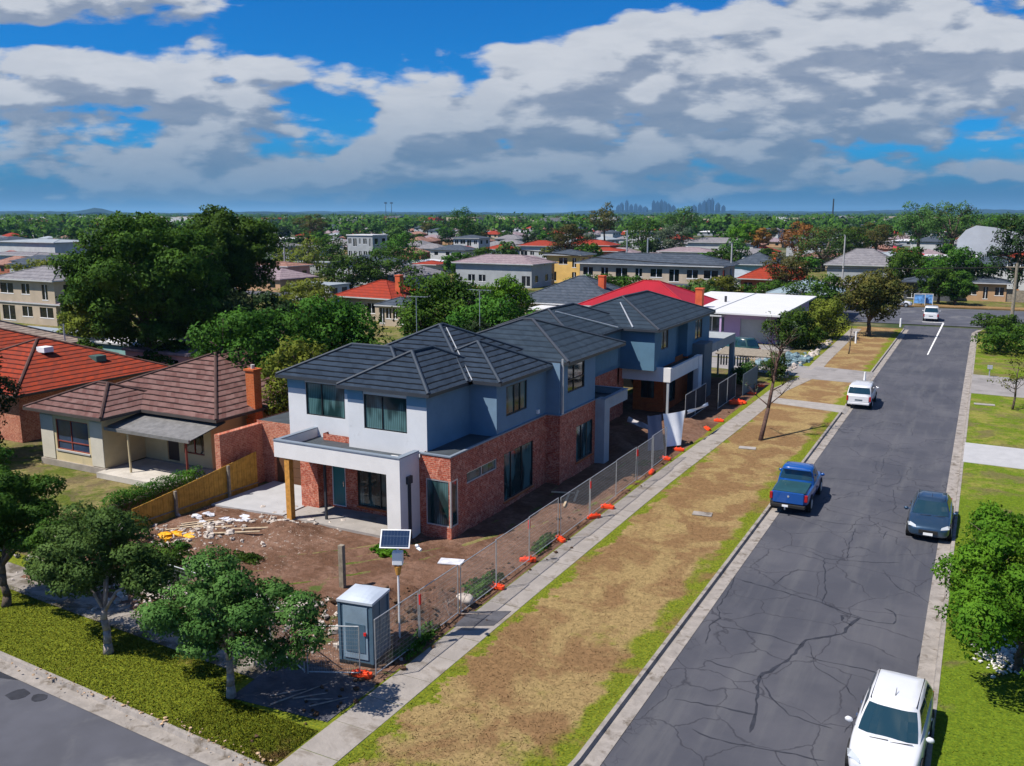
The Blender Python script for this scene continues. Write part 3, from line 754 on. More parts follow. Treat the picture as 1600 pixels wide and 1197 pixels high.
# ground floor: corner room, side wall, front wall under the portico
wall_face(m, 'y', 31.65, -1, -21.16, SX, 0, GZ, [(-20.88, SX, .58, 2.68)])
wall_face(m, 'x', SX, 1, 31.65, 41.2, 0, GZ, [(31.65, 32.25, .58, 2.68), (33.0, 35.8, 2.2, 2.72), (36.5, 39.65, .36, 2.74)])
wall_face(m, 'x', -21.16, -1, 31.65, 32.6, 0, GZ)
wall_face(m, 'y', 32.6, -1, -27.3, -21.16, 0, GZ, [(-26.85, -26.05, .25, 2.5), (-25.35, -22.6, .45, 2.45)])
wall_face(m, 'x', -27.3, -1, 32.6, 41, 0, GZ)
m.box(-28.35, -27.3, 32.1, 33.3, 0, 3.2)
wall_face(m, 'y', 41.2, 1, -27.3, SX, 0, GZ)
# second bay standing a little further out
wall_face(m, 'y', 41.2, -1, -19.6, -18.83, 0, GZ)
wall_face(m, 'x', -18.83, 1, 41.2, 46.0, 0, GZ, [(43.35, 45.65, .72, 2.72)])
wall_face(m, 'y', 46.0, 1, -24, -18.83, 0, GZ)
build('brick_wall', m, [brick_red], TH)
add_window(TH, 'x', SX, 1, (33.0, 35.8, 2.2, 2.72), (0.5,), light_metal, glass, label='narrow highlight window in the brick side wall')
add_window(TH, 'x', SX, 1, (36.5, 39.65, .36, 2.74), (.25, .62), pane=glass, sill=brick_orange, label='tall three-pane window in the brick side wall')
add_window(TH, 'x', -18.83, 1, (43.35, 45.65, .72, 2.72), (.33, .66), sill=brick_orange)
add_window(TH, 'y', 32.6, -1, (-25.35, -22.6, .45, 2.45), (.47,), label='wide window under the white portico', sill=brick_orange)
f = MB(); 
f.box(-20.88, -20.83, 31.67, 31.74, .58, 2.68); f.box(SX - .06, SX + .012, 31.64, 31.71, .58, 2.68); f.box(SX - .06, SX - .003, 32.18, 32.25, .58, 2.68)
f.box(-20.83, SX - .06, 31.66, 31.73, .58, .64); f.box(-20.83, SX - .06, 31.66, 31.73, 2.62, 2.68); f.box(SX - .06, SX - .002, 31.71, 32.18, .58, .64); f.box(SX - .06, SX - .002, 31.71, 32.18, 2.62, 2.68)
fo = build('window', f, light_metal, TH); fo['label'] = 'glazed corner window at the front brick pier'
build('pane', MB().box(-20.85, SX - .035, 31.69, 31.70, .6, 2.66).box(SX - .035, SX - .025, 31.69, 32.2, .6, 2.66), glass, fo)
d = build('door', MB().box(-26.81, -26.09, 32.64, 32.69, .29, 2.46), teal_paint, TH); d['label'] = 'teal front door'
build('door_frame', MB().box(-26.85, -26.81, 32.61, 32.70, .25, 2.5).box(-26.09, -26.05, 32.61, 32.70, .25, 2.5).box(-26.81, -26.09, 32.61, 32.70, 2.46, 2.5).box(-26.81, -26.09, 32.61, 32.70, .25, .29), white_plastic, d)
build('handle', MB().box(-26.20, -26.16, 32.60, 32.64, 1.25, 1.5), chrome, d)
build('portico_step', MB().box(-28.0, -21.9, 30.4, 32.6, 0.0, 0.16), concrete, TH)
# flat lower roof left between brick and upper storey, with its metal edge
m = MB().box(-21.16, SX - .10, 31.75, 35.88, GZ - .10, GZ - .03).box(-19.78, SX - .10, 35.88, 41.2, GZ - .10, GZ - .032)
build('lower_roof', m, material('dark_flat_roof', (0.045, 0.055, 0.065), 0.6, 0.4, var=0.2), TH)
m = MB().box(-21.2, SX + .035, 31.61, 31.76, GZ + .002, GZ + .06).box(SX - .12, SX + .035, 31.76, 41.17, GZ + .002, GZ + .06).box(SX - .12, -18.79, 41.165, 41.3, GZ + .002, GZ + .05).box(-18.95, -18.79, 41.3, 46.0, GZ + .002, GZ + .05)
build('capping', m, material('capping_grey', (0.20, 0.24, 0.29), 0.5, 0.4, 0.2, var=0.06), TH)
# upper storey
m = MB()
ZT = 6.2
wall_face(m, 'y', 32.15, -1, -25.4, -21.1, 3.3, ZT, [(-24.5, -22.15, 4.40, 6.0)])
wall_face(m, 'y', 33.0, -1, -29.7, -25.4, 3.3, ZT, [(-28.6, -26.25, 4.45, 6.05)])
wall_face(m, 'x', -25.4, -1, 32.15, 33.0, 3.3, ZT)
wall_face(m, 'x', -29.7, -1, 33.0, 38.0, 3.3, ZT)
wall_face(m, 'y', 38.0, 1, -29.7, -21, 3.3, ZT)
uw = build('upper_wall', m, white_render, TH)
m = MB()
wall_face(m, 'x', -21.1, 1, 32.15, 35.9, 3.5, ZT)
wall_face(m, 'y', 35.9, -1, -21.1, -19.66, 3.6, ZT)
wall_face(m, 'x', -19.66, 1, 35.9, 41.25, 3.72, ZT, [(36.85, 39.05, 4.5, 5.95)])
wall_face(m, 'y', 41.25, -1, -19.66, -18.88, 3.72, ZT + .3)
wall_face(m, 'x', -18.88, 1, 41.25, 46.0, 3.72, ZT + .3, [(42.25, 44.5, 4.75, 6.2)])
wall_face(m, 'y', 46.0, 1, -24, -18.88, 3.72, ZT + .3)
o = build('upper_side_wall', m, material('side_shade_tone', (0.14, 0.22, 0.31), 0.8, 0.2, var=0.06), TH); o['label'] = 'side of the upper storey, its blue-grey shade put into the colour'  # blue shade of the side away from the sun, put into the wall colour
bm_ = material('band_shade_tone', (0.14, 0.27, 0.37), 0.8, 0.2, var=0.05)  # added boards under the front eaves carry the eave shadow's blue as colour
for (xa, xb, yy_) in ((-25.4, -24.52, 32.125), (-22.13, -21.1, 32.125), (-29.7, -28.62, 32.975), (-26.23, -25.42, 32.975)): build('eave_shade_band', MB().box(xa, xb, yy_, yy_ + .023, 5.7, 6.19), bm_, TH)
add_window(TH, 'y', 32.15, -1, (-24.5, -22.15, 4.40, 6.0), (.42,), label='upper window over the portico, teal reflections')
add_window(TH, 'y', 33.0, -1, (-28.6, -26.25, 4.45, 6.05), (.40,))
add_window(TH, 'x', -19.66, 1, (36.85, 39.05, 4.5, 5.95), (.42, .7), label='upper side window by the roof projection')
add_window(TH, 'x', -18.88, 1, (42.25, 44.5, 4.75, 6.2), (.4,), transom=.45, pane=glass_dark)
roof_part(TH, [(-28.9, -20.8, 35.2, 43.6), (-30.1, -22.5, 32.65, 37.9), (-25.75, -20.8, 31.85, 38.5, None, .545), (-24.9, -19.3, 35.6, 41.35)], 0.49, slate_tile, material('slate_ridge', (0.020, 0.031, 0.048), 0.6, 0.4, var=.1), charcoal, 6.36)
v0, v1 = Vector((-20.8, 35.6, 6.38)), Vector((-24.5, 39.35, 8.22))
build('valley_flashing', MB().tube(v0, v1, .035, .03, 6), galv, TH)
# white portico: deep fascia beam, solid right leg, timber post at the left
m = MB()
px0, px1, py0, py1, pz0, pz1 = -28.15, -21.2, 30.15, 32.12, 3.08, 3.84
m.box(px0, -21.9, py0, py0 + .22, pz0, pz1); m.box(-21.9, px1, py0, py0 + .45, 0, pz1); m.box(px1 - .22, px1, py0 + .45, 31.64, 0, pz1); m.box(px0, px0 + .2, py0 + .22, 33.0, pz0, pz1)
po = build('portico', m, material('portico_white', (0.64, 0.635, 0.63), 0.85, 0.2, var=0.04, dirt=((0.42, 0.41, 0.39), 0.8, 0.66, 0.9)), TH)
build('portico_roof', MB().box(px0 + .2, px1 - .22, py0 + .22, 32.14, 3.35, 3.42).box(px0 + .2, -25.4, 32.14, 32.99, 3.352, 3.422).box(-26.6, px1 - .22, py0 + .9, py0 + 1.05, 3.42, 3.52), material('dark_flat_roof', (0.045, 0.055, 0.065)), po)
build('portico_capping', MB().box(px0 - .03, px1 + .03, py0 - .03, py0 + .22, pz1 + .003, pz1 + .05).box(px1 - .24, px1 + .03, py0 + .22, 31.62, pz1 + .003, pz1 + .05).box(px0 - .03, px0 + .2, py0 + .22, 33, pz1 + .003, pz1 + .05), material('capping_grey', (0.2, 0.24, 0.29)), po)
build('timber_post', MB().box(-27.62, -27.34, 30.2, 30.48, 0, 3.08), timber_post, po)
build('rainwater_head', MB().box(px1, px1 + .12, 30.6, 30.95, 2.62, 2.95).box(px1, px1 + .09, 30.72, 30.85, 0.05, 2.62), charcoal, TH)
downpipe(TH, -25.95, 31.0, .05, 3.08, charcoal, .05)
downpipe(TH, -18.80, 41.42, 3.8, 6.7, light_metal, .05)
# side portico over the second entry: column and street-side beam
m = MB(); m.box(-18.83, -18.26, 45.98, 46.75, 0, 3.78); m.box(-18.46, -18.26, 46.75, 49.6, 3.16, 3.78); m.box(-21.5, -18.46, 49.4, 49.6, 3.16, 3.78)
po = build('portico', m, [grey_render], TH); po['label'] = 'small grey side portico over the second entry'
build('portico_roof', MB().box(-21.5, -18.46, 46.02, 49.4, 3.36, 3.44), material('dark_flat_roof', (.045, .055, .065)), po)
build('portico_capping', MB().box(-18.50, -18.22, 46.0, 49.64, 3.783, 3.83).box(-21.5, -18.5, 49.36, 49.64, 3.783, 3.83), material('capping_grey', (.2, .24, .29)), po)
build('air_vent', MB().box(-19.66, -19.55, 40.1, 40.3, 4.0, 4.2), white_plastic, TH)
# brick garage wing to the left of the drive
m = MB()
wall_face(m, 'y', 34.6, -1, -33.4, -28.3, 0, 3.35, [(-32.3, -28.9, 0.02, 2.5)], .25)
wall_face(m, 'x', -33.4, -1, 34.6, 40, 0, 3.35); wall_face(m, 'x', -28.3, 1, 34.6, 40, 0, 3.2)
m.box(-33.4, -33.05, 31.6, 34.6, 0, 3.2)
gw = build('garage_wing', m, brick_warm, TH)
build('garage_roof', MB().box(-33.38, -28.2, 34.7, 40, 3.2, 3.3), material('dark_flat_roof', (.045, .055, .065)), gw)
dm = MB().box(-32.3, -28.9, 34.78, 34.84, .02, 2.5)
for k in range(1, 5): dm.box(-32.28, -28.92, 34.765, 34.785, .5 * k - .02, .5 * k)
build('garage_door', dm, material('brown_door', (0.11, 0.055, 0.03), 0.6, 0.3, var=.1), gw)
m = MB(); wall_face(m, 'x', -30.0, -1, 33, 38, 0, 3.3)

# ================================================================== MIDDLE TOWNHOUSE
T2 = thing('townhouse', 'middle townhouse of the new row, slate blue hipped roof behind the first one', 'townhouse', (-19, 46, 0))
m = MB(); wall_face(m, 'x', -21.9, 1, 46, 58.6, 0, 3.6, [(51.5, 53.2, .1, 2.3)]); wall_face(m, 'y', 46.6, -1, -29, -21.9, 0, 3.6)
build('brick_wall', m, brick_red, T2)
build('door', MB().box(-21.98, -21.93, 51.5, 53.2, .1, 2.3), material('brown_door', (.11, .055, .03)), T2)
m = MB(); wall_face(m, 'x', -21.85, 1, 46, 58.0, 3.6, 6.25, [(50.2, 51.6, 4.6, 5.8)]); wall_face(m, 'y', 46.5, -1, -29, -21.85, 3.6, 6.25); m.box(-28.5, -19.0, 44, 49.8, 5.2, 6.28)
build('upper_wall', m, blue_render, T2)
add_window(T2, 'x', -21.85, 1, (50.2, 51.6, 4.6, 5.8), (.5,))
roof_part(T2, [(-27.4, -18.6, 41.7, 49.9, 6.5, .38), (-29.0, -21.6, 49.6, 61.0, 6.36, .40)], .42, slate_smooth, charcoal, charcoal, 6.5)
# ================================================================== FAR TOWNHOUSE
T3 = thing('townhouse', 'far townhouse of the new row, blue-grey upper storey above a deep white portico', 'townhouse', (-19, 60, 0))
m = MB(); wall_face(m, 'y', 60.6, -1, -21.9, -19.6, 0, 3.6, [(-21.3, -20.3, 1.0, 2.4)]); wall_face(m, 'x', -19.6, 1, 60.6, 68, 0, 3.7, [(61.2, 63.4, .5, 2.5)])
build('brick_wall', m, brick_orange, T3); build('brick_band', MB().box(-22.6, -21.9, 57.4, 57.7, 2.4, 4.2), brick_red, T3)
add_window(T3, 'y', 60.6, -1, (-21.3, -20.3, 1.0, 2.4), (.5,)); add_window(T3, 'x', -19.6, 1, (61.2, 63.4, .5, 2.5), (.5,))
m = MB(); wall_face(m, 'y', 57.75, -1, -22.9, -19.4, 3.5, 6.25); wall_face(m, 'x', -19.4, 1, 57.75, 62.4, 3.5, 6.25, [(59.2, 60.7, 4.75, 6.05)]); wall_face(m, 'y', 62.4, 1, -21, -19.4, 3.5, 6.25)
wall_face(m, 'x', -20.0, 1, 62.4, 65, 3.5, 6.25); wall_face(m, 'y', 65, -1, -20, -19.3, 3.5, 6.25); wall_face(m, 'x', -19.3, 1, 65, 71, 3.5, 6.25, [(67.0, 68.9, 4.5, 6.0)]); wall_face(m, 'y', 71, 1, -28, -19.3, 0, 6.25)
build('upper_wall', m, blue_render, T3)
add_window(T3, 'x', -19.4, 1, (59.2, 60.7, 4.75, 6.05), (.4,), material('bronze_frame', (.10, .06, .04), .5, .4, var=0)); add_window(T3, 'x', -19.3, 1, (67.0, 68.9, 4.5, 6.0), (.5,), material('bronze_frame', (.1, .06, .04)))
roof_part(T3, [(-27.6, -19.0, 57.4, 71.4)], .40, slate_smooth, charcoal, charcoal, 6.36)
for (a, b) in (((-21.6, 56.5, 6.5), (-24.9, 53.6, 7.7)), ((-20.9, 57.5, 6.45), (-23.1, 60.8, 7.75))): build('valley_flashing', MB().tube(a, b, .055, .045, 6), light_metal, T3)
m = MB(); m.box(-22.3, -18.4, 58.3, 58.55, 2.7, 3.68); m.box(-18.62, -18.4, 58.55, 65.6, 2.72, 3.62); m.box(-18.75, -18.35, 65.0, 65.9, 0, 3.6)
po = build('portico', m, material('portico_white', (.72, .715, .71)), T3); build('portico_roof', MB().box(-22.3, -18.62, 58.55, 65.6, 3.2, 3.3), material('dark_flat_roof', (.045, .055, .065)), po)
build('portico_post', MB().box(-18.66, -18.5, 58.35, 58.5, 0, 2.7), grey_render, po)
m = MB().box(-20.4, -18.35, 66.4, 68.6, 0, 4.3); build('garage_pier', m, material('dark_render', (.11, .135, .155), .8, .2, var=.06), T3)
m = MB().box(-26, -18.5, 68.6, 76.5, 3.3, 4.0); m.box(-18.9, -18.5, 76.1, 76.5, 0, 3.3); m.box(-26, -25.8, 68.6, 76.5, 0, 3.3)
gp = build('garage', m, material('slab_grey', (.28, .30, .31), .85, .2, var=.08), T3); build('garage_interior', MB().box(-25.7, -20.5, 68.7, 76.4, .02, 3.28), material('void_black', (.006, .007, .008), .9, .1, var=0), gp)
ac = MB().box(-21.2, -20.45, 58.75, 59.0, 3.35, 3.95)
t = thing('air_conditioner', 'white air conditioner box on the far townhouse portico, the left one', 'air conditioner', (-20.9, 58.9, 3.3))
build('casing', MB().box(-.35, .35, -.15, .15, 0.01, .62), white_plastic, t, world=False); build('fan_grille', MB().tube((0, -.16, .31), (0, -.152, .31), .22, .22, 14), grey_render, t, world=False); register(t)
clone(t, (-19.95, 58.9, 3.3), label='white air conditioner box on the far townhouse portico, the right one by the post')

# ================================================================== OLD BROWN-ROOFED HOUSE ON THE LEFT
OH = thing('bungalow', 'old cream bungalow with mottled brown tiled roof and an orange chimney', 'house', (-42, 32, 0))
m = MB()
wall_face(m, 'y', 31.5, -1, -46.8, -41.6, .35, 3.3, [(-45.5, -42.8, 1.0, 2.75)])
wall_face(m, 'x', -41.6, 1, 31.5, 34.2, .35, 3.3)
wall_face(m, 'y', 34.2, -1, -41.6, -36.4, .35, 3.3, [(-39.8, -38.9, .45, 2.5), (-38.5, -36.95, 1.0, 2.6)])
wall_face(m, 'x', -36.4, 1, 34.2, 46, .35, 3.3); wall_face(m, 'x', -46.8, -1, 31.5, 46, .35, 3.3)
build('wall', m, cream_wall, OH)
build('plinth', MB().box(-46.9, -41.5, 31.4, 33, 0, .352).box(-41.5, -36.3, 34.1, 35, 0, .352).box(-36.6, -36.3, 35, 46, 0, .352), material('plinth_grey', (.28, .25, .22), .9, .1, var=.15), OH)
add_window(OH, 'y', 31.5, -1, (-45.5, -42.8, 1.0, 2.75), (.45,), material('dark_red_frame', (.22, .05, .035), .6, .3, var=.1), material('blue_blind_glass', (.03, .05, .10), .15, .6, var=.2), sill=concrete_white, transom=.28, label='large front window with blue blinds')
add_window(OH, 'y', 34.2, -1, (-38.5, -36.95, 1.0, 2.6), (.5,), material('dark_red_frame', (.22, .05, .035)), glass_dark)
build('door', MB().box(-39.78, -38.92, 34.25, 34.3, .45, 2.5), material('dark_door', (.05, .035, .03), .6, .3, var=.1), OH)
build('wall_panel', MB().box(-42.6, -41.62, 31.46, 31.495, .4, 2.9), pale_wall, OH); build('wall_panel', MB().box(-46.78, -45.7, 31.46, 31.495, .4, 2.9), pale_wall, OH)
roof_part(OH, [(-46.9, -35.2, 33.5, 48.0, 3.35, .40), (-47.3, -40.9, 30.9, 36.5, 3.35, .42), (-36.5, -30.5, 38.4, 46.5, 3.35, .38)], .5, brown_tile, material('brown_ridge', (.07, .04, .035), .8, .2, var=.2), material('dark_gutter', (.06, .05, .045), .6, .3, var=.1), 3.35)
build('rear_wall', MB().box(-36.4, -31, 39, 46, 0, 3.2), cream_wall, OH)
pr = MB().poly([(-41.5, 31.7, 2.72), (-35.2, 31.6, 2.62), (-35.3, 34.3, 3.1), (-41.5, 34.3, 3.1)]); pr.poly([(-41.5, 34.3, 3.05), (-35.3, 34.3, 3.05), (-35.2, 31.6, 2.57), (-41.5, 31.7, 2.67)])
pr.box(-41.5, -35.15, 31.52, 31.62, 2.52, 2.70)
ver = build('veranda_roof', pr, material('corrugated_grey', (.17, .165, .16), .6, .4, .2, var=.2, vscale=3), OH)
build('veranda_post', MB().tube((-39.9, 31.75, .3), (-40.0, 31.8, 2.65), .06), cream_wall, OH)
build('veranda_post', MB().tube((-35.6, 31.75, 0), (-35.6, 31.75, 2.6), .06), material('dark_red_frame', (.22, .05, .035)), OH)
build('veranda_floor', MB().box(-41.6, -34.9, 30.9, 34.2, 0, .3), material('veranda_concrete', (.42, .39, .35), .9, .1, var=.15), OH)
ch = build('chimney', MB().box(-35.8, -35.2, 36.4, 36.95, 2.8, 5.5).box(-35.87, -35.13, 36.33, 37.02, 5.5, 5.6), brick_orange, OH)
build('chimney_pot', MB().tube((-35.5, 36.68, 5.6), (-35.5, 36.68, 5.82), .12), material('pot_grey', (.4, .38, .36), .8, .2, var=.1), ch)
build('chimney_base', MB().box(-35.85, -35.3, 36.35, 37.0, 0, 2.8), brick_orange, OH)
# red roofed house behind it
RH = thing('bungalow', 'house with a bright terracotta tiled roof at the far left, dark ridge caps', 'house', (-60, 42, 0))
build('wall', MB().box(-62.4, -52.2, 33.8, 44.6, 0, 3.0).box(-74, -62.4, 36.1, 47, 0, 3.0), brick_warm, RH)
roof_part(RH, [(-63.0, -51.6, 33.2, 45.2, 3.15, .42), (-75.0, -60.0, 35.5, 47.5, 3.15, .40)], .45, terracotta_tile, material('dark_ridge', (.10, .05, .04), .8, .2, var=.2), material('dark_gutter', (.06, .05, .045)), 3.5)
v = build('roof_vent', MB().box(-54.4, -53.6, 40.6, 41.4, 3.9, 4.4), material('vent_green', (.05, .10, .09), .5, .4, var=.1), RH)
build('roof_vent', MB().box(-56.0, -55.2, 37.9, 38.6, 4.9, 5.25), white_plastic, RH)
build('vent_pipe', MB().tube((-57.3, 41, 5.2), (-57.3, 41, 6.4), .05), galv, RH)
for (x, y, h) in ((-52, 48, 7.9),): pass
GR = thing('bungalow', 'house with a weathered grey-brown tiled roof at the left edge of the photo', 'house', (-80, 40, 0))
build('wall', MB().box(-86, -72, 38, 50, 0, 3.0), cream_wall, GR); roof_part(GR, [(-87, -69.5, 37, 52)], .4, tile_roof('grey_brown_tile', (.20, .16, .14), (.27, .22, .19), .16, .6), charcoal, charcoal, 3.1)

# ================================================================== VEHICLES
def rect_patch(c, n=1):
    pass
def vehicle(name, label, loc, rot, kind, paint, L, Wd, H, wheel_r=.34, glassm=None, group=None):
    """car body lofted from cross-sections; +Y is forward"""
    t = thing(name, label, 'car' if kind in ('hatch', 'sedan', 'suv') else ('van' if kind == 'van' else 'pickup truck'), loc, rot, group)
    gm = glassm or car_glass
    w = Wd / 2
    # stations: (y, half width, z of bottom, z of shoulder, z of top surface)
    if kind == 'pickup':
        st = [(-L / 2, w * .90, .55, .98, 1.08), (-L / 2 + .12, w * .97, .42, 1.0, 1.12), (-L * .2, w, .36, 1.02, 1.12), (0.2, w, .33, 1.0, 1.1), (L * .22, w, .33, .98, 1.08), (L * .26, w, .33, .98, 1.12), (L * .40, w * .98, .36, .93, 1.08), (L / 2 - .12, w * .93, .40, .85, 1.0), (L / 2, w * .80, .45, .72, .80)]
        gh = dict(b0=-L * .115, b1=L * .27, t0=-L * .075, t1=L * .12, zb=1.06, zt=H, wb=w * .93, wt=w * .74)
    elif kind == 'van':
        st = [(-L / 2, w * .93, .42, .95, 1.02), (-L / 2 + .1, w * .98, .35, 1.0, 1.06), (-L * .1, w, .3, 1.0, 1.06), (L * .2, w, .3, .98, 1.06), (L * .38, w * .97, .32, .9, 1.0), (L / 2 - .1, w * .92, .35, .8, .9), (L / 2, w * .84, .4, .68, .74)]
        gh = dict(b0=-L * .49, b1=L * .28, t0=-L * .44, t1=L * .10, zb=1.02, zt=H, wb=w * .95, wt=w * .82)
    elif kind == 'sedan':
        st = [(-L / 2, w * .82, .45, .80, .90), (-L / 2 + .15, w * .93, .30, .88, 1.0), (-L * .30, w * .99, .22, .92, 1.03), (0, w, .2, .90, 1.0), (L * .2, w, .2, .88, .98), (L * .26, w * .99, .2, .86, .97), (L * .38, w * .97, .21, .78, .88), (L / 2 - .14, w * .88, .24, .66, .76), (L / 2, w * .66, .30, .54, .60)]
        gh = dict(b0=-L * .42, b1=L * .255, t0=-L * .22, t1=L * .06, zb=.95, zt=H, wb=w * .90, wt=w * .68)
    else:
        st = [(-L / 2, w * .86, .45, .85, .95), (-L / 2 + .12, w * .95, .30, .92, 1.02), (-L * .2, w, .22, .92, 1.02), (0, w, .2, .92, 1.02), (L * .2, w, .2, .90, 1.0), (L * .27, w * .99, .2, .88, .98), (L * .38, w * .96, .22, .80, .90), (L / 2 - .12, w * .86, .25, .66, .77), (L / 2, w * .64, .30, .52, .60)]
        gh = dict(b0=-L * .47, b1=L * .27, t0=-L * .36, t1=L * .05, zb=.96, zt=H, wb=w * .91, wt=w * .70)
    m = MB(); n = 0
    prof = []
    for (y, hw, z0, zs, zt) in st:
        half = [(hw * .86, z0), (hw * .985, z0 + (zs - z0) * .22), (hw, z0 + (zs - z0) * .62), (hw * .97, zs), (hw * .86, zs + (zt - zs) * .62), (hw * .5, zt), (0, zt + .012)]
        ring = [(x, y, z) for x, z in half] + [(-x, y, z) for x, z in reversed(half[:-1])]
        prof.append(ring)
    k = len(prof[0])
    for r in prof: m.v += r
    for a in range(len(prof) - 1):
        for b in range(k):
            c = (b + 1) % k
            m.f.append((a * k + b, (a + 1) * k + b, (a + 1) * k + c, a * k + c)[::-1]); m.m.append(0)
    m.f.append(tuple(range(k))[::-1]); m.m.append(0); m.f.append(tuple((len(prof) - 1) * k + b for b in range(k))); m.m.append(0)
    body = build('body', m, paint, t, world=False, smooth=True, subsurf=2)
    # cabin
    g = gh; b0, b1, t0, t1, zb, zt, wb, wt = (g[q] for q in ('b0', 'b1', 't0', 't1', 'zb', 'zt', 'wb', 'wt'))
    m = MB(); zm = zb + (zt - zb) * .55
    lo = [(-wb, b0), (-wb * .98, (b0 + b1) / 2), (-wb * .96, b1 - .05), (-wb * .5, b1 + .10), (wb * .5, b1 + .10), (wb * .96, b1 - .05), (wb * .98, (b0 + b1) / 2), (wb, b0), (wb * .5, b0 - .05), (-wb * .5, b0 - .05)]
    hi = [(-wt, t0), (-wt * 1.02, (t0 + t1) / 2), (-wt * .96, t1 - .03), (-wt * .5, t1 + .05), (wt * .5, t1 + .05), (wt * .96, t1 - .03), (wt * 1.02, (t0 + t1) / 2), (wt, t0), (wt * .5, t0 - .03), (-wt * .5, t0 - .03)]
    def at(i, f):   # point on the side of column i at height fraction f
        (x0, y0), (x1, y1) = lo[i % 10], hi[i % 10]; bulge = 1 + .035 * sin(pi * f)
        return Vector(((x0 + (x1 - x0) * f) * bulge, y0 + (y1 - y0) * f, zb - .06 + (zt - .05 - zb + .06) * f))
    lev = [0, .3, .6, 1.0]
    for f in lev: m.v += [tuple(at(i, f)) for i in range(10)]
    base = len(m.v)
    for sc_, z in ((.93, zt - .012), (.6, zt + .006)): m.v += [(x * sc_, (t0 + t1) / 2 + (y - (t0 + t1) / 2) * (sc_ * .9 + .1 if sc_ > .9 else sc_), z) for x, y in hi]
    nl = 6
    for a in range(nl - 1):
        for b in range(10):
            c = (b + 1) % 10; m.f.append((a * 10 + b, (a + 1) * 10 + b, (a + 1) * 10 + c, a * 10 + c)); m.m.append(0)
    m.f.append(tuple((nl - 1) * 10 + b for b in range(10))[::-1]); m.m.append(0)
    cab = build('cabin', m, paint, t, world=False, smooth=True)
    def pane(cols, f0, f1, nm, mat=gm, ins=.12, off=.012, par=None):
        """glass following the cabin between column positions cols=(c0,c1)"""
        mm = MB(); K = 8
        cs = [cols[0] + (cols[1] - cols[0]) * i / K for i in range(K + 1)]
        def pt(c, f):
            i = math.floor(c); u = c - i; a, b = at(i, f), at(i + 1, f); return a.lerp(b, u)
        for i in range(K):
            for j in range(3):
                fa, fb = f0 + (f1 - f0) * j / 3, f0 + (f1 - f0) * (j + 1) / 3
                P = [pt(cs[i], fa), pt(cs[i + 1], fa), pt(cs[i + 1], fb), pt(cs[i], fb)]
                nr = (P[1] - P[0]).cross(P[3] - P[0]).normalized()
                ctr = Vector((0, (b0 + b1) / 2, zb)); 
                if nr.dot(P[0] - ctr) < 0: nr = -nr
                mm.poly([tuple(p + nr * off) for p in P])
        return build(nm, mm, mat, t, world=False, smooth=True)
    f1 = .90
    pane((2.12, 4.88), .10, f1, 'windscreen')
    if kind == 'pickup':
        pane((7.15, 9.85), .30, f1 - .03, 'rear_window')
    else: pane((7.15, 9.85), .28, f1, 'rear_window')
    for (c0, c1) in ((0.10, .92), (1.0, 1.85)):
        pane((c0, c1), .25, f1, 'side_window'); pane((7 - c0, 7 - c1), .25, f1, 'side_window')
    # wheels
    for sx in (-1, 1):
        for wy in (-L * .30, L * .305):
            arch = MB().tube((sx * (w - .22), wy, wheel_r + .02), (sx * (w + .004), wy, wheel_r + .02), wheel_r + .07, wheel_r + .07, 20)
            build('wheel_arch', arch, rubber, t, world=False)
            wh = build('wheel', MB().tube((sx * (w - .20), wy, wheel_r), (sx * (w + .015), wy, wheel_r), wheel_r, wheel_r, 22), rubber, t, world=False, smooth=False)
            build('rim', MB().tube((sx * (w + .005), wy, wheel_r), (sx * (w + .03), wy, wheel_r), wheel_r * .62, wheel_r * .55, 14), galv, wh, world=False)
    for sx in (-1, 1):
        for wy in (L * .19, -L * .02, -L * .19)[:3 if kind != 'pickup' else 2]:
            build('door_seam', MB().box(sx * (w + .002) - .006, sx * (w + .002) + .006, wy - .007, wy + .007, .38, .92), rubber, t, world=False)
            if wy < L * .15: build('door_handle', MB().box(sx * (w + .012) - .012, sx * (w + .012) + .012, wy + .12, wy + .28, .80, .83), rubber if kind == 'pickup' else chrome, t, world=False)
        mir = MB().blob((sx * (w + .10), b1 - .28, zb + .10), (.11, .06, .08), 1, .05, 8, 5)
        build('wing_mirror', mir, paint, t, world=False, smooth=True)
    yF, yB = L / 2, -L / 2
    lampm = material('headlamp_glass', (.55, .58, .60), .1, .6, .3, var=0); redm = material('tail_lamp_red', (.30, .01, .012), .25, .5, var=0)
    zf = st[-2][3]
    for sx in (-1, 1):
        hl = MB().poly([(sx * w * .52, yF - .045, zf - .02), (sx * w * .88, yF - .20, zf + .01), (sx * w * .93, yF - .42, zf + .09), (sx * w * .80, yF - .34, zf + .13), (sx * w * .55, yF - .12, zf + .07)])
        hl.f.append(tuple(reversed(hl.f[0]))); hl.m.append(0)
        hl.v = [(x * 1.03, y + .02, z + .005) for x, y, z in hl.v]
        build('headlight', hl, lampm, t, world=False)
        if kind == 'pickup': tl = MB().box(sx * w * .87 - .07, sx * w * .87 + .07, yB + .0, yB + .12, .72, 1.05)
        elif kind == 'van': tl = MB().box(sx * w * .90 - .06, sx * w * .90 + .06, yB - .03, yB + .1, .62, 1.0)
        else: tl = MB().box(sx * w * .80 - .10, sx * w * .80 + .08, yB - .01, yB + .12, .72, .88)
        build('tail_light', tl, redm, t, world=False, bevel=.02)
    build('grille', MB().box(-w * .42, w * .42, yF - .05, yF + .012, .42, .58), rubber, t, world=False, bevel=.01)
    build('number_plate', MB().box(-.19, .19, yF + .012, yF + .03, .36, .47), white_plastic, t, world=False)
    build('bumper', MB().box(-w * .86, w * .86, yB - .09, yB + .12, .36, .54), rubber if kind in ('pickup',) else paint, t, world=False, bevel=.04)
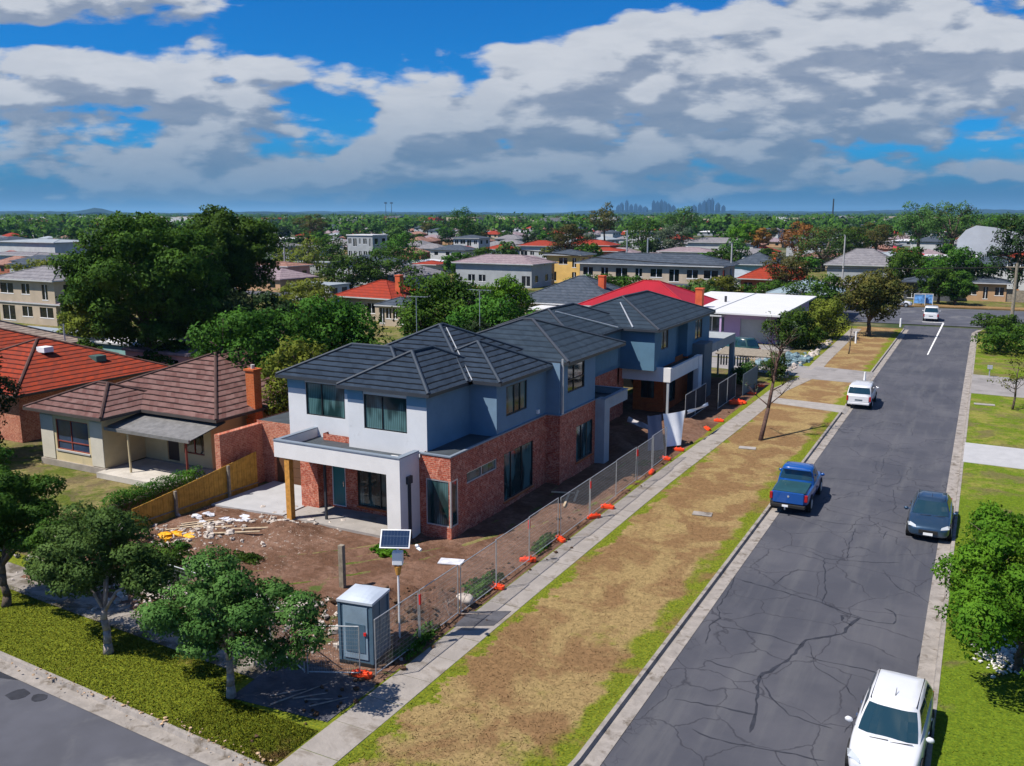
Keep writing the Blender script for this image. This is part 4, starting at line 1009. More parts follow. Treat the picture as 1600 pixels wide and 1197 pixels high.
    if kind == 'pickup':
        dk = material('tonneau_cover', (.012, .055, .07), .55, .3, var=.15)
        build('tonneau_cover', MB().box(-w * .82, w * .82, yB + .10, b0 - .06, 1.10, 1.155), dk, t, world=False, bevel=.02)
        tg = build('tailgate', MB().box(-w * .76, w * .76, yB - .035, yB + .06, .58, 1.13), paint, t, world=False, bevel=.025)
        build('badge', MB().tube((0, yB - .05, .93), (0, yB - .034, .93), .05, .05, 12), light_metal, tg, world=False)
        build('number_plate', MB().box(-.26, .02, yB - .11, yB - .09, .42, .52), white_plastic, t, world=False)
        build('tow_bar', MB().tube((-.1, yB - .08, .34), (-.1, yB - .26, .34), .03).blob((-.1, yB - .26, .40), (.04, .04, .04)), chrome, t, world=False)
        build('sports_bar', MB().box(-w * .72, w * .72, t0 - .28, t0 - .1, zt - .10, zt - .03), paint, t, world=False, bevel=.03)
    if kind == 'van':
        build('tailgate', MB().box(-w * .80, w * .80, yB - .02, yB + .05, .55, 1.0), paint, t, world=False, bevel=.03)
        build('number_plate', MB().box(-.26, .26, yB - .035, yB - .02, .66, .76), slate_paint, t, world=False)
    if kind in ('hatch', 'sedan'):
        wp = MB().tube((-w * .1, b1 + .135, zb - .005), (-w * .70, b1 + .05, zb + .03), .012, .012, 5).tube((w * .45, b1 + .135, zb - .005), (-w * .05, b1 + .125, zb + .03), .012, .012, 5)
        build('wipers', wp, rubber, t, world=False)
        rv = MB().poly([(-w * .86, b1 + .02, zb - .045), (w * .86, b1 + .02, zb - .045), (w * .66, b1 + .21, zb - .0), (-w * .66, b1 + .21, zb - .0)])
        for sx in (-1, 1): build('roof_rail', MB().tube((sx * wt * .93, t0, zt - .02), (sx * wt * .91, t1, zt - .02), .014, .014, 5), rubber, t, world=False)
        build('aerial', MB().tube((0, (t0 + t1) / 2 + (t1 - t0) * .30, zt), (0, (t0 + t1) / 2 + (t1 - t0) * .18, zt + .13), .012, .006, 5), rubber, t, world=False)
    return register(t)
def paint(name, col, rough=.25, metal=0.0, spec=.5):
    m = material(name, col, rough, spec, metal, var=0)
    m.node_tree.nodes['Principled BSDF'].inputs['Coat Weight'].default_value = 0.7
    m.node_tree.nodes['Principled BSDF'].inputs['Coat Roughness'].default_value = 0.06
    return m
vehicle('pickup_truck', 'bright blue dual-cab pickup with dark tray cover parked half on the verge kerb', (-7.42, 44.95, -.12), R(1.0), 'pickup', paint('blue_paint', (.003, .060, .26), .3), 5.2, 1.86, 1.80, .38)
vehicle('sedan', 'dark blue-grey car parked facing the camera on the right, bush in front of it', (-1.25, 43.6, -.12), R(180.5), 'sedan', paint('steel_blue_paint', (.028, .062, .11), .28, .5), 4.5, 1.80, 1.47, .33)
vehicle('hatchback', 'white hatchback parked facing the camera at the bottom right edge', (-1.15, 24.05, -.12), R(177.5), 'hatch', paint('white_paint', (.58, .59, .62), .3), 4.3, 1.76, 1.50, .32)
vehicle('utility_van', 'white wagon-backed van parked at the left kerb near the driveway, seen from behind', (-7.45, 71.3, -.12), R(0.5), 'van', paint('white_paint', (.72, .73, .76)), 4.7, 1.75, 1.72, .33)
vehicle('suv', 'dark green four-wheel drive parked on the slab in front of the lilac house', (-21.6, 90.3, 0.0), R(62), 'hatch', paint('dark_green_paint', (.01, .045, .04), .3), 4.6, 1.9, 1.85, .38)
vehicle('box_van', 'small white box-backed van at the far junction, dark shadow under it', (-6.0, 134.2, -.12), R(2), 'van', paint('white_paint', (.72, .73, .76)), 4.4, 1.9, 1.95, .34)
vehicle('sedan', 'white sedan parked along the far cross street behind the rust-coloured tree', (-11.8, 151.4, -.1), R(-87), 'sedan', paint('white_paint', (.72, .73, .76)), 4.5, 1.8, 1.45, .32)

# ================================================================== TEMPORARY SITE FENCE
FX = -15.45
post_y = [20.45, 22.9, 25.4, 28.1, 31.0, 33.9, 37.2, 40.6, 43.6, 46.2, 48.8]
mesh_mat = material('fence_wire', (.30, .31, .32), .5, .4, .4, var=.1)
def fence_panel_mesh(L, Hh=1.95):
    fr = MB(); r = .019
    fr.tube((0, .02, .12), (0, .02, Hh), r, r, 6).tube((0, L - .02, .12), (0, L - .02, Hh), r, r, 6).tube((0, .02, Hh), (0, L - .02, Hh), r, r, 6).tube((0, .02, .18), (0, L - .02, .18), r, r, 6)
    w = MB(); t = .0022
    n = int(L / .075)
    for i in range(1, n): y = L * i / n; w.box(-t, t, y - t, y + t, .18, Hh)
    for j in range(1, 12): z = .18 + (Hh - .18) * j / 12; w.box(-t * .9, t * .9, .02, L - .02, z - t, z + t)
    return fr, w
where = ['first', 'second', 'third', 'fourth', 'fifth', 'sixth', 'seventh', 'eighth', 'ninth', 'tenth']
for i in range(len(post_y) - 1):
    y0, y1 = post_y[i], post_y[i + 1]; dx = (0, -.0, .06, 0, -.05, .03, .04, 0, .05, -.05, -.1)[i]
    t = thing('temporary_fence', '%s wire mesh fence panel along the path, counted from the portable toilet' % where[i], 'fence', (FX + dx, y0, 0), 0.0, 'temporary wire fence panels along the footpath')
    fr, w = fence_panel_mesh(y1 - y0 - .04); build('frame', fr, galv, t, world=False); build('wire_mesh', w, mesh_mat, t, world=False)
    if i in (1, 4, 6, 8): build('ribbon', MB().box(-.05, .03, .0, .08, 1.45, 1.8), red_plastic, t, world=False)
# side-street return of the fence, partly fallen
for i, (a, b, lab) in enumerate([((-15.9, 20.3), (-17.4, 19.6), 'short wire fence panel in front of the portable toilet'), ((-17.5, 19.6), (-19.6, 20.4), 'wire fence panel behind the nearest tree, beside the portable toilet'),
        ((-19.7, 20.5), (-22.3, 20.9), 'wire fence panel behind the nearest tree crown, across the stony yard edge'), ((-22.4, 20.9), (-25.0, 21.1), 'wire fence panel between the nearest and the middle street tree')]):
    a, b = Vector(a), Vector(b); L = (b - a).length
    t = thing('temporary_fence', lab, 'fence', (a.x, a.y, 0), math.atan2(b.y - a.y, b.x - a.x) - pi / 2, 'wire fence panels around the portable toilet')
    fr, w = fence_panel_mesh(L, 1.7); build('frame', fr, galv, t, world=False); build('wire_mesh', w, mesh_mat, t, world=False)
# two-leaf gate section beyond the second entry and the tall grey shade cloth
for i, (y0, y1) in enumerate([(58.0, 60.4), (60.5, 63.0), (63.1, 65.6), (65.7, 68.2)]):
    t = thing('temporary_fence', '%s dark mesh-covered fence panel beside the far townhouse, counted from its near end' % where[i], 'fence', (-15.9 - (1.3 if i < 2 else .4) , y0, 0), 0, 'dark cloth fence panels by the far townhouse')
    fr, w = fence_panel_mesh(y1 - y0, 2.0); build('frame', fr, galv, t, world=False)
    build('shade_cloth', MB().box(-.012, -.004, .03, y1 - y0 - .03, .15, 1.93), material('shade_cloth_black', (.035, .035, .042), .9, .1, var=.15), t, world=False)
def foot_mesh():
    m = MB(); m.prism([(-.30, -.11), (.30, -.11), (.34, -.05), (.34, .05), (.30, .11), (-.30, .11), (-.34, .05), (-.34, -.05)], 0, .15); m.prism([(-.22, -.07), (.22, -.07), (.22, .07), (-.22, .07)], .15, .19); return m
feet = [(-15.92, 20.37, 0.2), (-15.44, 28.1, .1), (-15.57, 31.06, .5), (-15.42, 33.87, 1.2), (-15.24, 37.28, .9), (-15.2, 38.9, .1), (-15.28, 45.6, .3), (-15.5, 48.6, .1), (-15.41, 50.88, .4), (-15.36, 56.98, 1.0), (-15.3, 59.7, .2), (-15.68, 65.97, .4), (-15.3, 66.6, 1.1), (-15.5, 70.2, .2), (-15.59, 73.73, .6)]
proto = None
for i, (x, y, a) in enumerate(feet):
    lab = 'orange plastic fence foot at the toilet corner' if i == 0 else '%s orange fence foot along the path after the one at the toilet' % ORD[i - 1]
    if proto is None:
        proto = thing('fence_weight', lab, 'fence weight', (x, y, .02), a, 'orange plastic fence feet along the footpath')
        build('block', foot_mesh(), orange_plastic, proto, world=False, bevel=.02)
        build('socket', MB().tube((-.12, 0, .19), (-.12, 0, .24), .035).tube((.12, 0, .19), (.12, 0, .24), .035), orange_plastic, proto, world=False); register(proto)
    else: clone(proto, (x, y, .02), a + (0 if i % 3 else 1.4), lab, scale=(1, 1, 1) if i != 11 else (1.5, 1.5, 1.8))
# hi-vis tag and white tarpaulin, shade cloth
def cloth(name, label, cat, pts, mat, thick=.012):
    """quad sheet hung between four corners with folds"""
    a, b, c, d = [Vector(p) for p in pts]; m = MB(); N_ = 12; nr = (b - a).cross(d - a).normalized(); g = []
    for s_ in (0, 1):
        for j in range(N_ + 1):
            for i in range(N_ + 1):
                u, v = i / N_, j / N_; p = a.lerp(b, u).lerp(d.lerp(c, u), v)
                p = p + nr * (.07 * sin(u * 9 + v * 3) * (0.3 + v * .7) + s_ * thick) + Vector((0, 0, -.06 * sin(pi * u) * v)); m.v.append(tuple(p))
    K = (N_ + 1) ** 2
    for j in range(N_):
        for i in range(N_):
            q = j * (N_ + 1) + i; m.f.append((q, q + 1, q + N_ + 2, q + N_ + 1)[::-1]); m.m.append(0); m.f.append((K + q, K + q + 1, K + q + N_ + 2, K + q + N_ + 1)); m.m.append(0)
    return tag(build(name, m, mat, smooth=True), label, cat)
cloth('tarpaulin', 'white sheet hanging down the fence beside the far townhouse', 'tarpaulin', [(-16.1, 50.6, .25), (-15.5, 51.6, .2), (-15.75, 53.2, 2.05), (-16.6, 51.3, 2.1)], white_plastic)
cloth('tarpaulin', 'grey shade cloth sagging from the fence left of the white sheet', 'tarpaulin', [(-16.9, 49.6, .1), (-16.2, 50.5, .1), (-16.65, 51.25, 2.1), (-17.4, 50.8, 2.0)], material('grey_cloth', (.22, .20, .23), .9, .1, var=.1))
cloth('tarpaulin', 'pale plastic film draped over the low fence between white sheet and entry', 'tarpaulin', [(-19.5, 53.0, .95), (-17.2, 51.3, .9), (-17.2, 51.6, 1.15), (-19.5, 53.4, 1.2)], material('film_grey', (.35, .33, .34), .5, .4, var=.1))
cloth('tarpaulin', 'white cloth strip along the top of the fence towards the driveway', 'tarpaulin', [(-15.7, 53.4, 1.75), (-15.5, 57.5, 1.55), (-15.5, 57.6, 1.75), (-15.7, 53.3, 2.0)], white_plastic)

# portable toilet
PT = thing('portable_toilet', 'dark blue portable toilet with a pale domed roof behind the fence corner', 'portable toilet', (-16.55, 21.4, 0), R(9))
pb = material('toilet_blue', (.07, .125, .18), .45, .4, var=.12, vscale=2); pl = material('toilet_blue_light', (.20, .28, .36), .5, .4, var=.15, vscale=2)
a_ = .56
build('base', MB().box(-a_ - .04, a_ + .04, -a_ - .04, a_ + .04, 0.0, .16), rubber, PT, world=False)
m = MB().box(-a_, a_, -a_, a_, .16, 2.12)
for s in (-1, 1):
    m.box(s * a_ - .045, s * a_ + .045, -a_ - .03, -a_ + .05, .16, 2.14); m.box(s * a_ - .045, s * a_ + .045, a_ - .05, a_ + .03, .16, 2.14)
m.box(a_, a_ + .025, -.03, .03, .2, 2.1)
build('cabin', m, pb, PT, world=False)
d = build('door', MB().box(-.42, .42, -a_ - .03, -a_ - .002, .28, 2.02), pl, PT, world=False)
build('vent_panel', MB().box(-.34, .34, -a_ - .045, -a_ - .03, .5, 1.45), pb, d, world=False)
build('latch', MB().box(.30, .38, -a_ - .07, -a_ - .03, 1.1, 1.2), red_plastic, d, world=False)
m = MB(); N_ = 8
def dome(u, v): return .10 + .16 * (1 - abs(2 * u - 1) ** 2.2) * (1 - abs(2 * v - 1) ** 3) 
for j in range(N_ + 1):
    for i in range(N_ + 1): u, v = i / N_, j / N_; e_ = a_ + .06; m.v.append(((2 * u - 1) * e_, (2 * v - 1) * e_, 2.10 + dome(u, v)))
for j in range(N_):
    for i in range(N_): q = j * (N_ + 1) + i; m.f.append((q, q + 1, q + N_ + 2, q + N_ + 1)); m.m.append(0)
e_ = a_ + .06; m.box(-e_, e_, -e_, e_, 2.12, 2.199)
build('roof', m, material('translucent_white', (.40, .45, .52), .4, .4, var=.05), PT, world=False)
# solar lighting / camera post
SP = thing('solar_camera_post', 'white post with a tilted solar panel and a white box, behind the portable toilet', 'security camera post', (-16.15, 22.75, 0), R(25))
build('post', MB().tube((0, 0, 0), (0, 0, 3.6), .035, .035, 8), white_plastic, SP, world=False)
build('box', MB().box(-.17, .17, -.12, .12, 2.78, 3.22), white_plastic, SP, world=False, bevel=.02)
build('beacon', MB().tube((0, 0, 2.42), (0, 0, 2.72), .07, .13, 10), timber_post, SP, world=False)
pn = MB(); c, s = cos(R(28)), sin(R(28))
def tl(x, y, z): return (x, y * s * 1.0 - z * 0, 0)
P0 = Vector((-.55, -.22, 3.40)); ux = Vector((.98, 0, 0)); uy = Vector((0, .42, .52)) * .95; un = ux.cross(uy).normalized() * .035
q = [P0, P0 + ux, P0 + ux + uy, P0 + uy]
pn.v += [tuple(p) for p in q] + [tuple(p + un) for p in q]; pn.f += [(0, 3, 2, 1), (4, 5, 6, 7), (0, 1, 5, 4), (1, 2, 6, 5), (2, 3, 7, 6), (3, 0, 4, 7)]; pn.m += [0] * 6
fr_ = build('solar_panel', pn, light_metal, SP, world=False)
def cells(t, pos, c, b):
    tc = t.node('ShaderNodeTexCoord').outputs['Object']; x, y, z = t.sep(tc)
    fx = t.math('FRACT', t.math('MULTIPLY', x, 9.5)); fy = t.math('FRACT', t.math('MULTIPLY', y, 5.0))
    g = t.math('MAXIMUM', t.smooth(fx, .06, .0), t.smooth(fy, .05, 0))
    return t.mix(t.math('MULTIPLY', g, .6), (.012, .025, .06), (.20, .26, .33))
cellm = material('solar_cells', (.01, .02, .05), .15, .6, var=0, extra=cells)
pc = MB(); k0 = .04
q = [P0 + ux * u + uy * v + un * 1.15 for u, v in ((k0, k0 * 1.5), (1 - k0, k0 * 1.5), (1 - k0, 1 - k0 * 1.5), (k0, 1 - k0 * 1.5))]
pc.v += [tuple(p) for p in q]; pc.f.append((0, 1, 2, 3)); pc.m.append(0); build('cells', pc, cellm, fr_, world=False)
build('camera', MB().tube((.66, -.1, 3.40), (.80, -.22, 3.36), .05).blob((.66, -.1, 3.45), (.07, .07, .06)), white_plastic, SP, world=False)
# posts, stakes and fences
tag(build('timber_stake', MB().prism([(-20.70, 25.3), (-20.5, 25.3), (-20.5, 25.48), (-20.70, 25.48)], 0, 1.75), timber_grey), 'weathered grey timber stake standing alone in the dirt yard', 'stake')
TF = thing('paling_fence', 'yellow timber paling fence stepping down between old house and building site', 'fence', (-32.6, 30, 0))
ypal = material('yellow_paling', (.42, .235, .045), .8, .2, var=.22, vscale=4)
pm = MB(); fy0, fy1, n = 26.1, 33.6, 50
for k in range(n):
    y = fy0 + (fy1 - fy0) * k / n; x = -32.95 + .35 * k / n; h = 1.02 + (k / n) ** 1.1 * 0.95
    pm.box(x - .012 - (k % 2) * .006, x + .012 + (k % 2) * .006, y, y + (fy1 - fy0) / n * .97, 0, h)
build('palings', pm, ypal, TF)
for (y, x, h) in ((28.3, -32.80, 1.25), (31.5, -32.62, 1.7)): build('post', MB().box(x + .02, x + .14, y, y + .12, 0, h), timber_grey, TF)
build('rail', MB().tube((-32.9, fy0, .3), (-32.55, fy1, .3), .035, .035, 4), timber_grey, TF)

def prop(name, label, cat, mb_, mat, **kw): return tag(build(name, mb_, mat, **kw), label, cat)
# site debris
def debris(name, label, cat, x, y, parts, mat, rot=0.0):
    m = MB(); z0 = soil_h(x, y) if x < -15.3 else .02
    for (dx, dy, dz, sx, sy, sz) in parts:
        c, s = cos(rot), sin(rot); P = [(dx - sx, dy - sy), (dx + sx, dy - sy), (dx + sx, dy + sy), (dx - sx, dy + sy)]
        m.prism([(x + c * a - s * b, y + s * a + c * b) for a, b in P], z0 + dz, z0 + dz + sz)
    return tag(build(name, m, mat), label, cat)
plast = material('crumpled_plastic', (.52, .53, .58), .5, .4, var=.2, vscale=5)
debris('timber_offcuts', 'pale timber offcuts piled at the foot of the yellow fence', 'timber pile', -30.6, 27.7, [(-.6, 0, 0, .8, .05, .06), (.1, .2, .03, .9, .05, .06), (.3, -.2, .02, .6, .06, .05), (0, .5, .0, .7, .04, .08)], timber_pale, .9)
debris('timber_offcuts', 'loose planks lying beside the rubble in front of the drive', 'timber pile', -27.8, 27.2, [(0, 0, 0, 1.0, .05, .05), (.4, .4, .02, .9, .05, .05), (-.4, .8, .0, .7, .05, .05)], timber_pale, .6)
debris('plasterboard_offcut', 'small white board offcut lying in the dirt in front of the grass tuft', 'board', -18.3, 29.5, [(0, 0, .02, .5, .3, .03)], plast, .3)
debris('service_cover', 'grey square drain lid in the dry verge near the blue pickup', 'drain lid', -10.9, 40.2, [(0, 0, 0.0, .45, .28, .02)], kerb_mat, .15)
debris('service_cover', 'pale service pit lid in the verge in front of the leaning tree', 'drain lid', -11.9, 53.5, [(0, 0, 0.0, .5, .3, .02)], concrete, .15)
debris('service_cover', 'grey kerb lid in the lawn on the right by the far driveway', 'drain lid', .8, 74.5, [(0, 0, 0.0, .7, .3, .03)], concrete, .05)
for i, (x, y, l) in enumerate([(-31.2, 28.6, 'crumpled plastic sheet against the yellow timber fence'), (-29.6, 28.7, 'torn blue-white plastic bag on the rubble in front of the garage apron'), (-26.9, 24.4, 'scrap of white plastic in the open dirt')]):
    g = random.Random(i); m = MB()
    for k in range(6): m.blob((x + g.gauss(0, .4), y + g.gauss(0, .3), soil_h(x, y) + .06), (g.uniform(.12, .3), g.uniform(.1, .25), .07), k, .5, 6, 3)
    prop('plastic_sheet', l, 'plastic sheet', m, plast)
debris('timber_offcuts', 'scattered planks in the shade along the side wall near the fence', 'timber pile', -17.4, 39.0, [(0, 0, 0, .05, 1.2, .05), (.4, .5, .0, .05, .9, .05), (-.3, .9, .02, .6, .05, .05)], timber_pale, .3)
g = random.Random(5); m = MB()
for k in range(7): m.blob((-30.4 + g.gauss(0, .5), 26.6 + g.gauss(0, .35), .12), (g.uniform(.15, .35), g.uniform(.12, .3), .12), k, .5, 6, 3)
prop('yellow_tarp', 'heap of bright yellow sheeting below the timber fence', 'tarpaulin', m, material('yellow_sheet', (.75, .36, .015), .6, .3, var=.25, vscale=5))
for i, (x, y, s, l) in enumerate([(-20.1, 22.4, .55, 'large pale boulder left of the portable toilet'), (-21.4, 22.0, .5, 'rounded sandy boulder nearest the front tree'), (-18.7, 24.3, .32, 'small pale rock on top of the dirt mound'), (-15.7, 26.2, .3, 'pale rock by the fence near the grass patch')]):
    prop('boulder', l, 'boulder', MB().blob((x, y, soil_h(x, y) + s * .25), (s * 1.2, s * .8, s * .65), i, .22, 9, 6), stone, smooth=True)
m = MB(); g = random.Random(9)
for k in range(14): a = g.uniform(0, 2 * pi); m.tube((-15.9 + g.gauss(0, .3), 25.2 + g.gauss(0, .3), .05), (-15.9 + g.gauss(0, .5), 25.5 + g.gauss(0, .6), g.uniform(.3, .8)), .02, .008, 4)
prop('dead_branches', 'tangle of dead grey branches against the fence past the toilet', 'branches', m, bark_pale)
m = MB(); 
for k in range(5): m.tube((-17.6 + k * .35, 18.4 + g.gauss(0, .25), .05), (-16.9 + k * .35, 19.1 + g.gauss(0, .25), .05), .03, .012, 5)
prop('fallen_branch', 'bare pale branch lying on the dark asphalt patch', 'branch', m, bark_pale)
# low bollard, marker posts, mailbox and the like
prop('marker_post', 'white marker post standing behind the parked white van', 'marker post', MB().tube((-8.0, 77.5, 0), (-8.0, 77.5, 1.3), .14, .07, 8), white_plastic)
prop('marker_post', 'short white post under the rust-coloured street tree', 'marker post', MB().tube((-12.0, 104.5, 0), (-12.0, 104.5, 1.3), .10, .10, 8), white_plastic)
prop('marker_post', 'white kerb marker at the left corner of the far junction', 'marker post', MB().tube((-8.9, 122.6, 0), (-8.9, 122.6, 1.1), .12, .12, 8), white_plastic)
m = MB().tube((1.1, 88, 0), (1.1, 88, 1.0), .05).box(.9, 1.3, 87.85, 88.15, .7, 1.0)
prop('letter_box', 'small grey letter box on a post beside the right-hand driveway', 'letter box', m, galv)
m = MB().box(-.05, -.0, .05, .1, 0, 1)

# ================================================================== VEGETATION
G_ = np.random.default_rng(11)
def crown_data(clumps, leaves, size, seed, up=0.35, hollow=.45, droop=0.0, aspect=0.55):
    """leaf faces spread over a set of clumps. clumps: list of (x,y,z,rx,ry,rz)"""
    g = np.random.default_rng(seed); cl = np.array(clumps, float)
    vol = np.cbrt(cl[:, 3] * cl[:, 4] * cl[:, 5]) ** 2; pr = vol / vol.sum()
    idx = g.choice(len(cl), leaves, p=pr); c = cl[idx]
    d = g.normal(0, 1, (leaves, 3)); d /= np.linalg.norm(d, axis=1, keepdims=True)
    d[:, 2] = np.where((d[:, 2] < -0.2) & (g.random(leaves) < up), -d[:, 2], d[:, 2])
    lump = 1 + .16 * np.sin(d[:, 0] * 5 + idx) + .16 * np.sin(d[:, 1] * 6 + idx * 2.1) + .1 * np.sin(d[:, 2] * 9 + idx)
    r = (hollow + (1 - hollow) * g.random(leaves) ** .5) * lump
    p = c[:, :3] + d * c[:, 3:] * r[:, None]
    nr = d + g.normal(0, .65, (leaves, 3)); nr[:, 2] += .35; nr /= np.linalg.norm(nr, axis=1, keepdims=True)
    t = np.cross(nr, g.normal(0, 1, (leaves, 3))); t /= np.linalg.norm(t, axis=1, keepdims=True); b = np.cross(nr, t)
    s = size * g.uniform(.6, 1.35, leaves)[:, None]
    v = np.empty((leaves, 4, 3))
    v[:, 0] = p - t * s * .5; v[:, 1] = p + b * s * aspect * .5; v[:, 2] = p + t * s * .5 - nr * s * .18; v[:, 3] = p - b * s * aspect * .5
    if droop: v[:, :, 2] -= droop * s
    return v, d.astype(np.float32)
def leaves_mesh(name, v, mat):
    v, dn = v
    n = len(v); me = bpy.data.meshes.new(name); me.vertices.add(n * 4); me.vertices.foreach_set('co', v.reshape(-1).astype(np.float32))
    me.loops.add(n * 4); me.loops.foreach_set('vertex_index', np.arange(n * 4, dtype=np.int32))
    me.polygons.add(n); me.polygons.foreach_set('loop_start', np.arange(0, n * 4, 4, dtype=np.int32)); me.polygons.foreach_set('loop_total', np.full(n, 4, dtype=np.int32))
    at_ = me.attributes.new('lobe', 'FLOAT_VECTOR', 'FACE'); at_.data.foreach_set('vector', dn.reshape(-1)); me.materials.append(mat); me.update(); return me
def ball_clumps(cx, cy, cz, rx, ry, rz, n, seed, k=(.28, .42), flat=.8):
    """n clumps spread through an ellipsoid so the outline is uneven"""
    g = random.Random(seed); out = [(cx, cy, cz, rx * .55, ry * .55, rz * .55)]
    for i in range(n):
        th = i * 2.399 + g.uniform(-.4, .4); h = 1 - 2 * (i + .5) / n; rr_ = math.sqrt(max(0, 1 - h * h)); e = g.uniform(.55, .86)
        s = g.uniform(*k)
        out.append((cx + rx * rr_ * cos(th) * e, cy + ry * rr_ * sin(th) * e, cz + rz * h * e, rx * s, ry * s, rz * s * flat))
    return out
def limbs(base, clumps, r0, fork, seed, lean=(0, 0), n=7, m=None):
    """tapered trunk from base up to the fork then limbs into the clumps"""
    g = random.Random(seed); m = m or MB(); b = Vector(base); top = Vector((base[0] + lean[0], base[1] + lean[1], fork)); pts = [b]
    for k in range(1, 5): pts.append(b.lerp(top, k / 4) + Vector((g.uniform(-1, 1), g.uniform(-1, 1), 0)) * r0 * .35 * (k < 4))
    m.path(pts, [r0 * (1.25 if k == 0 else 1 - .08 * k) for k in range(5)], 9)
    cs = sorted(clumps, key=lambda c: -c[3])[:n + 3]; g.shuffle(cs)
    for c in cs[:n]:
        e = Vector(c[:3]); mid = top.lerp(e, .5) + Vector((g.uniform(-.3, .3), g.uniform(-.3, .3), .12 * (e - top).length))
        m.path([top - Vector((0, 0, r0)), mid, e], [r0 * .5, r0 * .3, r0 * .1], 6)
        for q in range(2):
            e2 = e + Vector((g.gauss(0, 1) * c[3], g.gauss(0, 1) * c[4], abs(g.gauss(0, .8)) * c[5])) * .6; m.tube(mid.lerp(e, .5), e2, r0 * .16, r0 * .05, 5)
    return m
def tree(name, label, base, clumps, leaves, size, mat, bmat, r0, fork, seed, lean=(0, 0), group=None, cat='tree', nl=7, **kw):
    """clumps are relative to the base"""
    t = thing(name, label, cat, base, 0, group)
    build('trunk', limbs((0, 0, -.05), clumps, r0, fork, seed, lean, nl), bmat, t, world=False, smooth=True)
    o = bpy.data.objects.new('crown', leaves_mesh('crown', crown_data(clumps, leaves, size, seed, **kw), mat)); C.objects.link(o); o.parent = t
    return register(t)
green_olive = leaf_mat('olive_grey_leaf', (.026, .074, .013), (.115, .215, .05))
green_deep = leaf_mat('deep_green_leaf', (.016, .055, .007), (.085, .175, .018))
green_mid = leaf_mat('mid_green_leaf', (.018, .058, .007), (.072, .150, .016))
green_bright = leaf_mat('bright_green_leaf', (.040, .115, .007), (.13, .26, .018), .35)
green_yellow = leaf_mat('yellow_green_leaf', (.07, .10, .012), (.20, .22, .03), .3)
rust_leaf = leaf_mat('rust_leaf', (.040, .058, .012), (.135, .105, .028))
autumn_leaf = leaf_mat('autumn_leaf', (.16, .08, .02), (.38, .19, .04))
dark_leaf = leaf_mat('very_dark_leaf', (.008, .022, .007), (.030, .060, .014), .15)
blue_green = leaf_mat('grey_green_leaf', (.05, .085, .05), (.14, .19, .11))

# three street trees on the corner verge
def c3(lst): return lst
cl = ball_clumps(-.15, 0, 2.75, 2.45, 1.8, 1.25, 18, 1, (.22, .36)) + [(2.3, .5, 3.0, .75, .7, .5), (-2.7, -.1, 2.0, .75, .7, .5), (-.6, .2, 3.8, .9, .8, .6), (1.9, .2, 1.75, .7, .7, .4), (2.9, .3, 2.5, .5, .5, .4)]
tree('street_tree', 'bushy olive-green street tree nearest the portable toilet, on the corner verge', (-18.62, 17.65, 0), cl, 30000, .11, green_olive, bark_pale, .13, 1.6, 21)
cl = ball_clumps(-.3, .2, 3.2, 2.4, 1.7, 1.4, 18, 2, (.22, .36)) + [(-2.6, 0, 2.5, .8, .8, .6), (2.0, .3, 2.8, .8, .8, .6), (.4, .2, 4.3, .8, .7, .5)]
tree('street_tree', 'middle street tree of the three on the corner verge, pale straight trunk', (-24.15, 17.8, 0), cl, 27000, .115, green_olive, bark_pale, .14, 1.6, 22)
cl = ball_clumps(-.2, .4, 3.5, 2.6, 1.9, 1.7, 18, 3, (.22, .36)) + [(2.3, .3, 2.9, .8, .8, .6)]
tree('street_tree', 'leftmost street tree on the corner verge, cut by the photo edge', (-30.5, 18.5, 0), cl, 27000, .125, green_mid, bark, .15, 1.7, 23)
# shrubs in the old house's front garden
def shrub(name, label, x, y, rx, ry, h, leaves, mat, seed, size=.13, z=0.0, group=None, cat='shrub', n=9):
    cl = ball_clumps(0, 0, h * .5, rx, ry, h * .55, n, seed, (.35, .5))
    t = thing(name, label, cat, (x, y, z), 0, group)
    m = MB(); g = random.Random(seed)
    for k in range(5): a = k * 1.25; m.tube((0.05 * cos(a), .05 * sin(a), -.03), (rx * .55 * cos(a), ry * .55 * sin(a), h * g.uniform(.5, .8)), .035, .012, 5)
    build('stems', m, bark, t, world=False)
    o = bpy.data.objects.new('foliage', leaves_mesh('foliage', crown_data(cl, leaves, size, seed, hollow=.5), mat)); C.objects.link(o); o.parent = t
    return register(t)
shrub('shrub', 'weedy green patch in the dirt in front of the garage apron', -26.0, 25.8, .9, .5, .3, 1100, green_mid, 46, .1)
shrub('shrub', 'weedy green patch around the boulders by the nearest tree', -23.2, 22.4, 1.2, .5, .4, 1500, green_deep, 47, .1)
shrub('shrub', 'large dark green shrub in the old house garden, low at the left edge', -38.5, 21.6, 3.2, 2.2, 3.0, 9000, green_deep, 31, .17)
shrub('shrub', 'pale-flowered bushy shrub beside the end of the yellow timber fence', -32.9, 23.9, 2.3, 1.5, 1.7, 7000, green_olive, 32)
shrub('shrub', 'low green shrub behind the nearest street tree, by the rubble', -27.8, 23.0, 1.7, 1.1, 1.1, 4500, green_mid, 33)
shrub('shrub', 'small bright weed clump growing in the bare dirt', -29.2, 25.4, .5, .35, .35, 700, green_mid, 34, .1)
shrub('shrub', 'tall dark conifer-like tree left of the old cream house', -51.0, 30.0, 3.0, 2.6, 6.5, 12000, dark_leaf, 35, .22, cat='tree')
shrub('shrub', 'dark green bush under the trees at the left edge of the old house lawn', -46.5, 26.8, 3.0, 1.8, 2.6, 8000, green_deep, 36, .18)
shrub('shrub', 'low grassy tuft in front of the white portico column', -21.0, 28.9, .75, .35, .4, 1500, green_bright, 37, .16)
